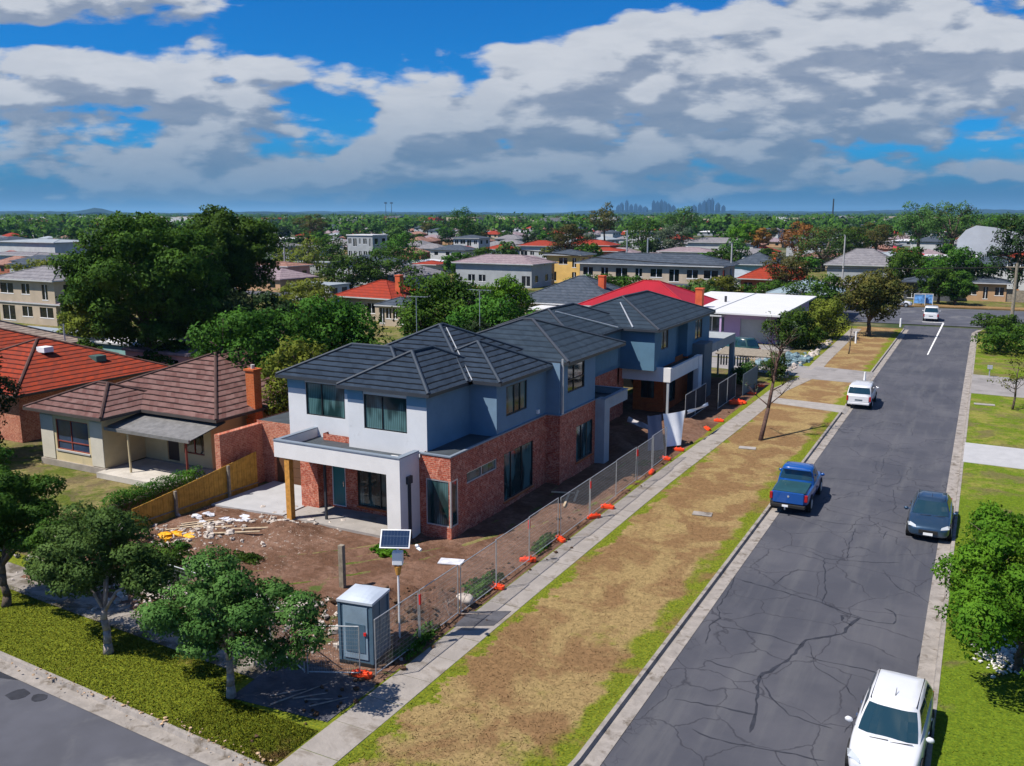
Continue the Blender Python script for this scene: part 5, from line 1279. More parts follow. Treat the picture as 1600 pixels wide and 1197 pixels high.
shrub('shrub', 'green weeds by the fence below the toilet side of the dirt mound', -15.9, 27.9, .5, 1.3, .35, 1600, green_mid, 38, .12)
shrub('shrub', 'green weeds along the foot of the wire fence halfway up', -15.8, 33.0, .4, 1.3, .3, 1200, green_mid, 39, .12)
shrub('shrub', 'dark weeds between the portable toilet and the path', -15.55, 22.9, .45, 1.3, .35, 1600, green_deep, 40, .12)
shrub('shrub', 'green weeds in the dirt left of the portable toilet', -21.8, 23.5, 1.3, .6, .4, 1600, green_mid, 41, .12)
shrub('shrub', 'small round weed by the second entry behind the fence', -16.2, 46.8, .4, .5, .35, 700, green_mid, 44, .1)
# clipped hedge behind the timber fence
t = thing('hedge', 'long clipped dark hedge on the old house side of the timber fence', 'hedge', (-34.4, 29.2, 0))
cl = [(0 + (-.9 + .0 * k), (-2.3 + .42 * k), .62, .55, .5, .55) for k in range(13)]
build('stems', MB().box(-1.2, -.6, -2.4, 2.8, 0, .55), bark, t, world=False)
o = bpy.data.objects.new('foliage', leaves_mesh('foliage', crown_data(cl, 9000, .09, 45, hollow=.7), green_deep)); C.objects.link(o); o.parent = t

# leaning bare-branched tree on the verge and other thin trees
def thin_tree(name, label, base, h, lean, seed, leaves, mat, bm, r0=.11, spread=1.4, size=.12, nb=12):
    g = random.Random(seed); t = thing(name, label, 'tree', base); m = MB(); top = Vector((lean[0], lean[1], h * .72)); b = Vector((0, 0, -.05))
    m.path([b, b.lerp(top, .33) + Vector((.05, 0, 0)), b.lerp(top, .66), top], [r0 * 1.2, r0, r0 * .75, r0 * .5], 8); cl = []
    for k in range(nb):
        f = g.uniform(.35, 1.0); s = b.lerp(top, f); a = k * 2.4; L = spread * g.uniform(.5, 1.1) * (1.2 - f * .4)
        e = s + Vector((cos(a) * L, sin(a) * L, g.uniform(.4, 1.0) * h * .27)); mid = s.lerp(e, .5) + Vector((0, 0, -.08 * L))
        m.path([s, mid, e], [r0 * .4, r0 * .22, r0 * .08], 5); cl.append((*e, .42, .42, .32))
        for q in range(3): e2 = mid + Vector((g.gauss(0, .5), g.gauss(0, .5), g.uniform(.2, .9))); m.tube(mid, e2, r0 * .15, r0 * .05, 4); cl.append((*e2, .3, .3, .25))
    build('trunk', m, bm, t, world=False, smooth=True)
    if leaves: o = bpy.data.objects.new('crown', leaves_mesh('crown', crown_data(cl, leaves, size, seed, hollow=.1), mat)); C.objects.link(o); o.parent = t
    return register(t)
thin_tree('street_tree', 'leaning sparse street tree with a reddish trunk on the dry verge', (-11.64, 55.85, 0), 8.0, (.35, 3.2), 51, 380, blue_green, bark_red, .12, 1.7, .13, 12)
thin_tree('sapling', 'thin bare sapling on the verge beyond the driveway', (-11.62, 96.07, 0), 3.6, (.1, .1), 52, 40, green_yellow, bark, .06, .4, .1, 5)
thin_tree('sapling', 'thin young tree with few leaves on the right-hand lawn', (2.63, 73.56, 0), 4.2, (.1, .1), 53, 700, green_yellow, bark, .07, 1.2, .14, 9)
# rust-coloured street tree
cl = ball_clumps(.3, 0, 4.9, 4.1, 3.4, 3.0, 22, 61, (.26, .42))
tree('street_tree', 'large rust-brown and green street tree near the far junction', (-11.5, 111.6, 0), cl, 11000, .3, rust_leaf, bark, .28, 2.0, 61)
shrub('shrub', 'yellow-green bushy tree left of the rust-coloured street tree', -15.6, 106.5, 2.7, 2.5, 4.6, 6000, green_yellow, 62, .25, cat='tree')
shrub('shrub', 'bright green tree in front of the lilac house side wall', -17.6, 97.5, 2.4, 2.4, 4.2, 6000, green_mid, 63, .25, cat='tree')
shrub('shrub', 'low dark shrub between the green tree and the path by the lilac house', -15.8, 98.8, 1.4, 2.2, 2.2, 3000, green_deep, 64, .2)
# near right-hand bush and garden
cl = ball_clumps(-.2, .4, 2.6, 2.0, 3.2, 1.6, 26, 71, (.2, .34)) + [(-1.2, -2.4, 2.4, 1.1, 1.2, .9), (-.9, 4.2, 3.1, 1.0, 1.4, .9), (1.6, -2.8, 1.9, 1.8, 1.7, 1.3), (2.2, -4.6, 1.6, 1.6, 1.3, 1.1), (.2, 5.0, 2.7, .9, 1.0, .8), (-1.9, .6, 2.7, .7, .9, .6)]
tree('garden_tree', 'big bright green bushy tree overhanging the kerb beside the dark blue-grey car', (2.0, 30.2, 0), cl, 52000, .125, green_bright, bark, .14, 1.0, 71, nl=9)
shrub('shrub', 'dark green shrub in the garden behind the big bright green tree', 4.4, 34.0, 1.8, 1.8, 2.0, 5000, green_mid, 72, .15)
shrub('flower_bed', 'orange and yellow flowers on the lawn edge at the right photo border', 4.6, 40.0, 1.4, 1.0, .9, 2500, leaf_mat('orange_flower', (.55, .16, .01), (.75, .42, .02)), 73, .13, cat='flowers')
shrub('flower_bed', 'small red flower clump beside the orange flowers', 2.9, 39.0, .5, .5, .7, 700, leaf_mat('red_flower', (.4, .02, .01), (.5, .05, .02)), 74, .11, cat='flowers')
rubble('gravel', [(1.5, 31.0, .4, .6, 260)], 'white pebbles spread under the bright green tree', material('white_pebble', (.6, .58, .55), .9, .1, var=.2), 12, .04, .10)
shrub('shrub', 'round dark shrub behind the power pole at the far right corner', 2.0, 120.5, 3.2, 2.2, 2.4, 4000, green_deep, 75, .25)
shrub('shrub', 'low spreading dark tree on the right verge before the power pole', 2.4, 104, 3.0, 3.4, 2.9, 4500, green_deep, 76, .25, cat='tree')
shrub('shrub', 'bright green hedge bush on the right at the corner by the power pole', 5.6, 113, 1.8, 6.0, 2.0, 5000, green_bright, 77, .25)
shrub('shrub', 'cactus-like green shrub by the fence end under the slatted pergola', -17.0, 74.8, 1.1, 1.5, 1.9, 2600, green_olive, 78, .16)
shrub('shrub', 'leafy shrub right of the pergola below the leaning tree top', -15.2, 77.8, 1.2, 1.7, 2.4, 3000, green_mid, 79, .16)

# ---- big trees behind the new houses and the old one
def big(name, label, px, dist, top, R_, seed, mat, leaves, size, squash=.8, base_z=None, bm=None, gap=(.22, .38), n=30):
    p = afar(px, dist); h = top; rz = R_ * squash; cz = h - rz * 1.02
    cl = ball_clumps(0, 0, cz, R_, R_, rz, n, seed, gap)
    return tree(name, label, (p.x, p.y, -.02), cl, leaves, size, mat, bm or bark, max(.2, R_ * .07), max(1.2, cz - rz * .55), seed, nl=8)
big('fig_tree', 'huge dark green spreading tree at the left, the broader of the two', 218, 82, 14.9, 7.4, 81, green_deep, 62000, .30, .88, n=60, gap=(.16, .27))
big('fig_tree', 'huge tall dark tree right behind the broad one, highest crown on the left skyline', 345, 96, 15.2, 5.6, 82, green_deep, 42000, .30, .9, n=46, gap=(.18, .3))
big('garden_tree', 'dark tree mass under the tall left tree', 318, 92, 8.5, 5.6, 83, dark_leaf, 10000, .36, .8)
big('garden_tree', 'very dark low tree between the tall left tree and the pink walls', 395, 80, 7.6, 4.8, 84, dark_leaf, 9000, .36, .78)
big('garden_tree', 'round mid-green tree directly behind the brown-tiled roof', 392, 59, 8.7, 4.3, 85, green_mid, 17000, .26, .9)
big('garden_tree', 'round green tree behind the first townhouse roof, in front of the red-tiled house', 512, 62, 9.2, 3.8, 86, green_mid, 15000, .26, 1.0)
big('garden_tree', 'dark round tree right of the red-tiled house', 690, 72, 10.3, 3.9, 87, green_deep, 14000, .28, 1.1)
big('garden_tree', 'light green tree behind the ridge of the middle townhouse', 775, 62, 8.9, 4.0, 88, green_mid, 14000, .27, .95)
big('garden_tree', 'small bright green tree by the grey-roofed houses, above the light green one', 790, 95, 7.8, 3.0, 89, green_bright, 6000, .3, .9)
big('garden_tree', 'blue-green shrub tree below the red-tiled house', 650, 58, 6.6, 3.0, 90, green_olive, 8000, .22, .9)
big('garden_tree', 'bright green bush behind the lowest townhouse ridge', 590, 52, 6.8, 3.2, 91, green_mid, 9000, .22, .8)
big('garden_tree', 'yellow-green creeper tree hanging behind the brown house chimney', 450, 52, 7.2, 2.2, 92, green_yellow, 5000, .22, 1.2)
big('garden_tree', 'dark bush in shade behind the valley of the first townhouse roof', 735, 55, 8.0, 3.0, 93, dark_leaf, 7000, .24, .9)
big('garden_tree', 'yellow-green tree at the left below the cream two-storey house', 132, 94, 6.0, 3.6, 94, green_yellow, 7000, .32, .65)
big('garden_tree', 'green shrub tree between the sheds left of the round tree', 255, 80, 3.6, 2.8, 95, green_mid, 6000, .28, .5)
big('garden_tree', 'dark teal-green bush beside the pale-roofed shed at the left', 108, 86, 3.4, 1.8, 96, green_deep, 3500, .25, .8)

# ================================================================== THE SUBURB BEHIND
def colm(name, col, rough=.8, var=.1, **kw): return material(name, col, rough, .25, 0, var=var, vscale=.6, **kw)
def metal_roof(name, col):
    def ex(t, pos, c, b):
        x, y, z = t.sep(pos); w = t.math('FRACT', t.math('MULTIPLY', t.math('ADD', x, t.math('MULTIPLY', y, .35)), 2.2))
        return t.mix(t.smooth(w, .12, 0, 0, .35), c, [k * .5 for k in col])
    return material(name, col, .55, .4, 0, .1, .4, extra=ex)
RM = {'red': tile_roof('far_red_tile', (.27, .035, .016), (.20, .032, .02), .3, .35, .03), 'crimson': metal_roof('crimson_sheet_roof', (.30, .005, .014)), 'slate': tile_roof('far_slate', (.042, .055, .075), (.065, .078, .10), .3, .35, .03),
      'grey': tile_roof('far_grey_tile', (.15, .145, .16), (.20, .19, .20), .3, .35, .03), 'white': material('white_sheet_roof', (.56, .56, .57), .5, .3, 0, .03, .3), 'pale': metal_roof('pale_sheet_roof', (.26, .29, .31)),
      'brown': tile_roof('far_brown_tile', (.20, .10, .075), (.26, .15, .12), .3, .35, .03), 'mauve': tile_roof('far_mauve_tile', (.20, .15, .17), (.25, .20, .21), .3, .35, .03), 'steel': metal_roof('steel_blue_roof', (.20, .26, .30))}
WM = {'cream': colm('far_cream_wall', (.40, .33, .25)), 'white': colm('far_white_wall', (.42, .43, .44)), 'lilac': colm('lilac_wall', (.44, .31, .50), var=.05), 'brick': colm('far_brick_wall', (.30, .10, .06)), 'grey': colm('far_grey_wall', (.30, .32, .34)),
      'yellow': colm('far_yellow_wall', (.62, .40, .13)), 'pink': colm('pink_wall', (.46, .24, .23)), 'teal': colm('teal_wall', (.20, .36, .36)), 'tan': colm('tan_wall', (.40, .25, .14)), 'dark': colm('dark_wall', (.07, .075, .085))}
def house(name, label, x, y, w, d, h, roof, wall, tan=.42, rot=0.0, storeys=1, chimney=None, cat='house', group=None, over=.6, flat=False, front=4, extra_fn=None, cwall='brick'):
    """walls with openings on the two sides the street camera sees (-Y and +X), hipped or flat roof"""
    t = thing(name, label, cat, (x, y, -.02), rot, group)
    m = MB(); sh = h / storeys; fh = []; sh_ = []
    for s in range(storeys):
        z0 = s * sh + 1.0; z1 = s * sh + min(2.3, sh - .35)
        for k in range(front):
            hr = random.Random(hash((round(x), k, s)) & 0xffff)
            if hr.random() < .18: continue
            a = -w / 2 + w * (k + .5) / front; ww = min(1.0, w / front * .3) * hr.uniform(.55, 1.35); fh.append((a - ww, a + ww, z0 if (k + s) % 3 else max(.15 + s * sh, z0 - .6), z1))
        ns = max(2, int(d / 5))
        for k in range(ns): a = -d / 2 + d * (k + .5) / ns; sh_.append((a - .7, a + .7, z0, z1))
    wall_face(m, 'y', -d / 2, -1, -w / 2, w / 2, -.1, h, fh, .15); wall_face(m, 'x', w / 2, 1, -d / 2, d / 2, -.1, h, sh_, .15)
    wall_face(m, 'y', d / 2, 1, -w / 2, w / 2, -.1, h); wall_face(m, 'x', -w / 2, -1, -d / 2, d / 2, -.1, h)
    build('wall', m, WM[wall], t, world=False)
    for (a0, a1, z0, z1) in fh:
        wm = MB().box(a0, a1, -d / 2 + .10, -d / 2 + .14, z0, z1); wm.box((a0 + a1) / 2 - .04, (a0 + a1) / 2 + .04, -d / 2 + .06, -d / 2 + .12, z0, z1, 1); wm.box(a0 - .06, a1 + .06, -d / 2 - .03, -d / 2 + .1, z0 - .1, z0 - .002, 1)
        build('window', wm, [glass_dark, white_plastic], t, world=False)
    for (a0, a1, z0, z1) in sh_: build('window', MB().box(w / 2 - .14, w / 2 - .10, a0, a1, z0, z1).box(w / 2 - .1, w / 2 + .03, a0 - .06, a1 + .06, z0 - .1, z0 - .002, 1), [glass_dark, white_plastic], t, world=False)
    r = MB(); rc = MB(); gt = MB(); o = over
    if flat:
        r.box(-w / 2 - o, w / 2 + o, -d / 2 - o, d / 2 + o, h, h + .22); A = (0, 0, h)
        ro = build('roof', r, RM[roof], t, world=False)
    else:
        A, B = hip(r, -w / 2 - o, w / 2 + o, -d / 2 - o, d / 2 + o, h, tan, 0.02, rc); eave(gt, -w / 2 - o, w / 2 + o, -d / 2 - o, d / 2 + o, h + .015)
        ro = build('roof', r, RM[roof], t, world=False); build('ridge_cap', rc, RM[roof], ro, world=False); build('gutter', gt, WM['white'] if wall != 'dark' else charcoal, ro, world=False)
    if chimney:
        cx, cy, ch_ = chimney; build('chimney', MB().box(cx - .4, cx + .4, cy - .4, cy + .4, h, ch_).box(cx - .46, cx + .46, cy - .46, cy + .46, ch_, ch_ + .12), material('chimney_brick', (.50, .10, .04), .85, .2, var=.15), ro, world=False)
    if extra_fn: extra_fn(t, ro)
    return register(t)
def hs(label, px, py, zt, w, d, h, roof, wall, **kw):
    """place a house whose front eave line (height zt) is seen at the given compass bearing and depression"""
    p = ground(px, py, zt); return house(kw.pop('name', 'house'), label, p.x, p.y + d / 2, w, d, h, roof, wall, **kw)
hs('cream house with a bright red tiled hip roof and orange chimney above the townhouse ridge', 572, 464, 3.1, 9, 8, 3.1, 'red', 'cream', chimney=(3.6, -1, 5.9), rot=R(-4))
hs('pale gabled wing attached beside the red-tiled cream house', 612, 478, 2.6, 4, 4, 2.7, 'slate', 'cream', over=.4, tan=.35)
hs('long dark slate roofed house with an orange chimney pot behind the middle townhouse', 880, 474, 3.0, 13, 12, 3.0, 'slate', 'cream', chimney=(3.2, -1, 6.2), tan=.46)
hs('house with a crimson sheet-metal hip roof behind the far townhouse', 992, 480, 3.4, 13.0, 11, 3.4, 'crimson', 'brick', chimney=(6.9, -3, 5.6), tan=.44)
t = hs('wide two-storey grey-roofed house with columns and a balcony above the crimson roof', 1012, 413, 6.0, 24, 9, 6.0, 'slate', 'cream', storeys=2, tan=.3, front=8)
build('balcony_roof', MB().box(-3, 12.5, -7.6, -4.6, 2.9, 3.1), RM['slate'], t, world=False)
for k in range(6): build('column', MB().box(-2.8 + k * 2.9, -2.4 + k * 2.9, -7.5, -7.1, 0, 2.9), WM['cream'], t, world=False)
hs('yellow-walled two-storey house with a grey roof in the middle distance', 880, 398, 5.8, 7.5, 7, 5.8, 'slate', 'yellow', storeys=2, tan=.22, front=3)
hs('long mauve-grey roofed house with pale shaded walls left of the yellow one', 770, 408, 5.0, 17, 9, 4.6, 'mauve', 'grey', tan=.28, front=7, storeys=1)
hs('tan house with an awning just right of the long mauve-grey roof', 832, 410, 4.6, 5, 5, 4.4, 'mauve', 'tan', tan=.25, front=2)
hs('dark-roofed teal-walled house right of the columned one', 1178, 413, 4.0, 8, 7.5, 4.0, 'slate', 'teal', tan=.5, chimney=(3.2, 0, 6.2))
hs('red-tiled house behind the clipped hedge in the middle distance', 1203, 436, 3.0, 10, 8, 3.0, 'red', 'brick', chimney=(4.8, -2, 4.9), tan=.5)
hs('low brown roofed house with pale walls right of the teal one', 1285, 402, 3.2, 11, 7, 3.2, 'brown', 'cream', tan=.3, front=5)
hs('grey hip-roofed house with pale blue-grey walls behind the street tree', 1345, 414, 4.6, 12, 9, 4.6, 'grey', 'grey', tan=.56, front=4)
hs('mauve-roofed low house left of the street tree', 1285, 452, 2.9, 7.5, 6, 2.9, 'mauve', 'dark', tan=.3)
hs('cream two-storey house with a dark grey roof at the left edge', 38, 436, 5.8, 11.5, 8, 5.8, 'grey', 'cream', storeys=2, tan=.3, front=3)
hs('low porch wing in front of the cream two-storey house', 48, 472, 2.8, 12, 4, 2.8, 'mauve', 'cream', tan=.25, over=.5)
# lilac house with the white roof, and its grey hip roofed part
t = thing('house', 'lilac house with a big flat white roof beside the green four-wheel drive', 'house', (-25.6, 100.5, 0))
m = MB(); wall_face(m, 'y', 99.5, -1, -31.5, -19.6, 0, 3.2, [(-28.2, -25.4, .1, 2.7), (-23.6, -20.2, .1, 2.6)], .2); wall_face(m, 'x', -19.6, 1, 99.5, 119, 0, 3.2, [(103, 105, 1, 2.3), (110, 112, 1, 2.3)]); wall_face(m, 'x', -31.5, -1, 99.5, 120, 0, 3.2)
build('wall', m, WM['lilac'], t); 
rf = MB(); rf.v += [(-32.8, 98.0, 3.25), (-18.9, 97.2, 3.25), (-18.7, 119, 3.6), (-32.6, 120, 3.6), (-32.8, 98.0, 3.42), (-18.9, 97.2, 3.42), (-18.7, 119, 3.78), (-32.6, 120, 3.78)]
rf.f += [(0, 3, 2, 1), (4, 5, 6, 7), (0, 1, 5, 4), (1, 2, 6, 5), (2, 3, 7, 6), (3, 0, 4, 7)]; rf.m += [0] * 6
ro = build('roof', rf, RM['white'], t); build('roof_seam', MB().tube((-26.6, 97.8, 3.43), (-26.4, 119.4, 3.80), .06, .06, 4), grey_render, ro)
build('vent_pipe', MB().tube((-27.5, 108, 3.5), (-27.5, 108, 4.3), .15), charcoal, ro)
f = build('window', MB().box(-28.2, -25.4, 99.68, 99.72, .1, 2.7), glass_blue, t); build('frame', MB().box(-26.85, -26.75, 99.6, 99.7, .1, 2.7).box(-28.2, -25.4, 99.61, 99.69, 1.0, 1.08), white_plastic, f)
build('garage_door', MB().box(-23.6, -20.2, 99.66, 99.7, .1, 2.6), WM['white'], t)
build('awning', MB().box(-31.5, -25.2, 97.4, 99.5, 2.95, 3.08), WM['white'], t); build('post', MB().box(-25.4, -25.2, 97.5, 97.7, 0, 2.95), WM['lilac'], t)
hs('lilac house wing with a pale grey-blue hip roof behind the white flat roof', 1254, 459, 3.3, 8.4, 9, 3.3, 'steel', 'lilac', tan=.36, front=2)
# white shop buildings right of the skyline
t = hs('white low shop building with arched windows and a red sign', 1395, 399, 5.0, 11, 8, 4.6, 'pale', 'white', name='shop', cat='shop', tan=.22, front=3)
sg = MB(); sg.v += [(0, -4.9, 5.9), (6.5, -4.9, 4.6), (6.5, -4.9, 5.5), (0, -4.9, 7.2), (0, -4.7, 5.9), (6.5, -4.7, 4.6), (6.5, -4.7, 5.5), (0, -4.7, 7.2)]; sg.f += [(0, 1, 2, 3), (7, 6, 5, 4), (0, 4, 5, 1), (3, 2, 6, 7), (1, 5, 6, 2), (0, 3, 7, 4)]; sg.m += [0] * 6
build('sign', sg, material('sign_red', (.60, .06, .09), .5, .3, var=.2, vscale=1.2), t, world=False)
t = hs('long white flat-roofed building with a band of windows', 1462, 398, 5.5, 16, 8, 5.0, 'white', 'white', name='hall', cat='hall', flat=True, front=8, over=.4)
p = ground(1492, 398, 5.5); t = thing('hall', 'big white sail-like roofed hall at the right skyline', 'hall', (p.x, p.y + 14, 0))
m = MB(); H0 = [(0, 8.6), (1.5, 10.6), (3.5, 11.6), (7, 11.2), (14, 9.6), (24, 7.8), (36, 6.6)]
L_ = [(x, -5, z) for x, z in H0]; Rr_ = [(x + 3, 12, z - 3) for x, z in H0]; base_ = [(0, -5, 0), (36, -5, 0), (39, 12, 0), (3, 12, 0)]
m.poly([base_[0], base_[1]] + list(reversed(L_))); m.poly([base_[3]] + Rr_ + [base_[2]])
for k in range(len(H0) - 1): m.poly([L_[k], L_[k + 1], Rr_[k + 1], Rr_[k]])
m.poly([base_[0], L_[0], Rr_[0], base_[3]]); m.poly([base_[1], base_[2], Rr_[-1], L_[-1]])
build('shell', m, colm('hall_white', (.36, .39, .43), var=.05), t, world=False)
build('window', MB().box(6, 14, -5.1, -5.02, 3.5, 6), glass_dark, t, world=False)
build('window', MB().box(17, 20, -5.1, -5.02, 3.5, 6), glass_dark, t, world=False)
# houses at the end of the street
hs('low dark-roofed house facing the far junction, left part', 1452, 441, 3.0, 7.5, 6, 3.0, 'slate', 'dark', front=3, tan=.25)
hs('dark-roofed tan house under the big green tree at the far junction', 1520, 441, 3.0, 10, 6, 3.0, 'slate', 'tan', front=5, tan=.25)
hs('red-roofed house at the right photo edge behind the power pole', 1606, 412, 4.2, 12, 10, 4.0, 'red', 'cream', front=4)
p = ground(1556, 470, 0); tag(build('paling_fence', MB().box(p.x - 3.2, p.x + 3.2, p.y, p.y + .1, 0, 2.0), material('orange_timber', (.45, .19, .07), .8, .2, var=.3, vscale=2)), 'orange timber fence at the far junction under the dark roof', 'fence')
p = ground(1587, 472, 0); tag(build('paling_fence', MB().box(p.x - 3.0, p.x + 5, p.y, p.y + .1, 0, 1.9), timber_grey), 'grey timber fence right of the orange one at the far junction', 'fence')
for (px, lab) in ((1436, 'left'), (1448, 'right')):
    p = ground(px, 477, 0); t = thing('shop_display', 'blue and white stacked display board at the far junction, the %s of two' % lab, 'display board', (p.x, p.y, 0))
    build('board', MB().box(-.75, .75, 0, .2, .3, 1.7), material('display_blue', (.10, .25, .52), .5, .3, var=.5, vscale=3), t, world=False); build('frame', MB().box(-.85, -.75, -.03, .23, 0, 1.8).box(.75, .85, -.03, .23, 0, 1.8).box(-.75, .75, -.03, .23, 1.7, 1.8), WM['white'], t, world=False)
# sheds at the left
def shed(label, px, py, zt, w, d, roof, wall, **kw): return hs(label, px, py, zt, w, d, zt - .1, roof, wall, name='shed', cat='shed', flat=kw.pop('flat', True), over=.2, front=2, **kw)
shed('long shed with a pale blue-green roof at the left edge', 30, 522, 2.6, 9, 4, 'pale', 'teal')
shed('low shed with an off-white roof in two halves behind the red roof', 172, 533, 2.6, 7.5, 5.5, 'white', 'teal', flat=False, tan=.15)
shed('flat mauve-grey roofed garage right behind the brown-tiled roof', 244, 550, 2.8, 7.5, 6, 'mauve', 'pink')
shed('small white outbuilding with a blue-grey door by the dark trees', 236, 505, 2.7, 3, 3, 'pale', 'white')
shed('long crumbling pale wall shed beside the white outbuilding', 285, 512, 2.0, 8, 2, 'pale', 'cream')
shed('small white-roofed shed in front of the long dark slate roof', 862, 484, 2.6, 6, 4, 'white', 'cream')
shed('pale blue roofed shed left of the red-tiled cream house', 485, 445, 2.7, 8, 5, 'pale', 'white')
shed('long light carport roof behind the hedge trees', 484, 410, 2.9, 10, 4, 'pale', 'grey')
hs('pink-walled low house left of the pale lamp post', 412, 414, 3.5, 13, 7, 3.4, 'brown', 'pink', tan=.15, front=5)
hs('pale grey fenced two-storey house above the pink walls', 432, 384, 5.6, 8.5, 6, 5.6, 'grey', 'grey', tan=.2, storeys=2, front=4)
hs('modern white three-storey block in the middle distance', 562, 368, 9.0, 7.5, 6, 9.0, 'white', 'grey', storeys=3, flat=True, front=5, over=.2, cat='apartment block', name='apartment_block')
hs('white two-storey house with a dark roof by the red hedge', 728, 372, 6, 10, 8, 6.0, 'slate', 'white', storeys=2, tan=.2, front=4)
hs('white flat-topped two-storey building near the tall dark tree', 1000, 362, 7, 13, 8, 7.0, 'white', 'white', storeys=2, flat=True, front=8, name='apartment_block', cat='apartment block')
hs('long grey-roofed white house right of the middle skyline', 1125, 378, 4.6, 23, 9, 4.4, 'grey', 'white', tan=.3, front=6)
hs('purple-grey roofed house below the long grey-roofed one', 1068, 392, 4.2, 14, 8, 4, 'mauve', 'white', tan=.22, front=5)
hs('bright red roof house in the middle distance, leftmost of three', 838, 384, 4, 12, 9, 4, 'red', 'white', tan=.3)
hs('bright red roof house in the middle distance, middle of three', 918, 383, 4, 15, 9, 4, 'red', 'brick', tan=.3)
hs('bright red roof house in the middle distance, rightmost of three', 940, 392, 4, 9, 7, 4, 'red', 'brick', tan=.2)
hs('small orange-red roof house left of the red trio', 775, 389, 3.4, 8, 7, 3.4, 'red', 'white', tan=.3)
hs('small red-roofed brick house by the dark tree in the middle', 665, 412, 3.5, 5, 5, 3.4, 'red', 'white', tan=.2)
hs('factory-like pale building at the left skyline', 40, 378, 6, 26, 14, 6, 'pale', 'white', tan=.08, front=10, storeys=1)
hs('pale grey low building behind the yellow-green hedge at the left', 14, 398, 4, 20, 9, 4, 'grey', 'white', tan=.1, front=6)
hs('white-gabled shed roof left of the huge dark tree', 78, 388, 4, 6, 7, 4, 'pale', 'white', tan=.3)

# wires, poles, aerials
def pole(name, label, px, py, top, r=.14, arm=0.0, mat=None, cat='pole', lamp=False):
    p = ground(px, py, 0); t = thing(name, label, cat, (p.x, p.y, 0)); mt = mat or timber_grey
    build('post', MB().tube((0, 0, -.1), (0, 0, top), r, r * .75, 9), mt, t, world=False)
    if arm: build('crossarm', MB().box(-arm, arm, -.06, .06, top - .55, top - .42), mt, t, world=False)
    for k in range(4 if arm else 0): build('insulator', MB().tube((-arm * .85 + arm * 1.7 * k / 3, 0, top - .42), (-arm * .85 + arm * 1.7 * k / 3, 0, top - .22), .05), white_plastic, t, world=False)
    if lamp: build('lamp_head', MB().tube((0, 0, top), (.0, -1.2, top + .1), .05).blob((0, -1.3, top + .08), (.15, .35, .08), 1, .05, 8, 4), galv, t, world=False)
    return p
P1 = pole('power_pole', 'tall pale power pole at the right corner of the far junction', 1579, 516, 8.2, .22, 1.2, timber_grey)
P2 = pole('power_pole', 'power pole rising in front of the wide columned house, the left of two', 978, 455, 11.2, .16, 0, galv)
P3 = pole('power_pole', 'power pole rising in front of the wide columned house, the right of two', 1010, 455, 9.8, .16, 0, galv)
P4 = pole('street_lamp', 'pale concrete street lamp with a round head behind the white roof', 1140, 470, 9.4, .16, 0, concrete_white, 'street lamp', True)
P5 = pole('street_lamp', 'pale street lamp between the brown-roofed and grey-roofed houses', 1315, 455, 10.2, .16, 0, concrete_white, 'street lamp', True)
P6 = pole('street_lamp', 'curved pale street lamp left of the red-tiled cream house', 446, 436, 7.4, .18, 0, concrete_white, 'street lamp', True)
P7 = pole('chimney_stack', 'tall dark mast standing alone above the right skyline trees', 1300, 352, 34, 1.1, 0, charcoal, 'mast')
def antenna(label, x, y, z0, h):
    t = thing('tv_aerial', label, 'tv aerial', (x, y, z0)); build('mast', MB().tube((0, 0, -.4), (0, 0, h), .022), galv, t, world=False)
    m = MB().tube((-.75, 0, h), (.75, .1, h), .014, .014, 4)
    for k in range(7): xx = -.7 + k * .23; m.tube((xx, -.28, h), (xx, .28, h), .009, .009, 4)
    build('elements', m, galv, t, world=False)
antenna('tv aerial on a tall thin mast behind the first townhouse roof, the left one', -29.8, 44.5, 4.0, 5.2)
antenna('tv aerial behind the first townhouse roof, the right one', -27.0, 47.2, 6.6, 2.9)
tag(build('mast_pole', MB().tube((-63.5, 54, 0), (-63.5, 54, 6.2), .05), galv), 'thin grey mast behind the terracotta roof', 'mast')
m = MB(); zt = 7.7
for k in range(4):
    off_ = -1.0 + .68 * k; a = Vector((P1.x + off_, P1.y, zt)); b = Vector((-70 + off_, P1.y + 9, 8.2)); pr_ = a
    for i in range(1, 13):
        u = i / 12; q = a.lerp(b, u) - Vector((0, 0, 1.3 * sin(pi * u))); m.tube(pr_, q, .03, .03, 4); pr_ = q
    m.tube(a, (60, P1.y + 8, 8), .03, .03, 4)
tag(build('overhead_wires', m, rubber), 'thin overhead wires running from the far corner power pole', 'wires')
# pergola / carport and slatted fence beyond the far townhouse
t = thing('pergola', 'weathered timber pergola with a sagging roof beyond the new garage', 'pergola', (-17.4, 79.5, 0))
build('roof', MB().poly([(-20.5, 77.5, 1.95), (-15.0, 77.8, 1.9), (-15.0, 81.0, 2.05), (-20.5, 81.2, 2.1)]).poly([(-20.5, 81.2, 2.04), (-15.0, 81.0, 1.99), (-15.0, 77.8, 1.84), (-20.5, 77.5, 1.89)]), timber_grey, t)
for (x, y) in ((-20.3, 77.7), (-17.8, 77.7), (-15.2, 78.0), (-15.2, 80.8)): build('post', MB().box(x, x + .14, y, y + .14, 0, 1.87), timber_pale, t)
for k in range(1): 
    m = MB()
    for i in range(14): m.box(-20.2 + i * .24, -20.07 + i * .24, 77.45, 77.48, 1.0, 1.85)
    build('slats', m, timber_pale, t)
m = MB()
for i in range(12): m.box(-16.0, -15.96, 69.2 + i * .42, 69.2 + i * .42 + .38, 0, 1.75)
tag(build('panel_fence', m, slate_paint), 'dark blue-grey steel fence along the path past the last orange fence foot', 'fence')
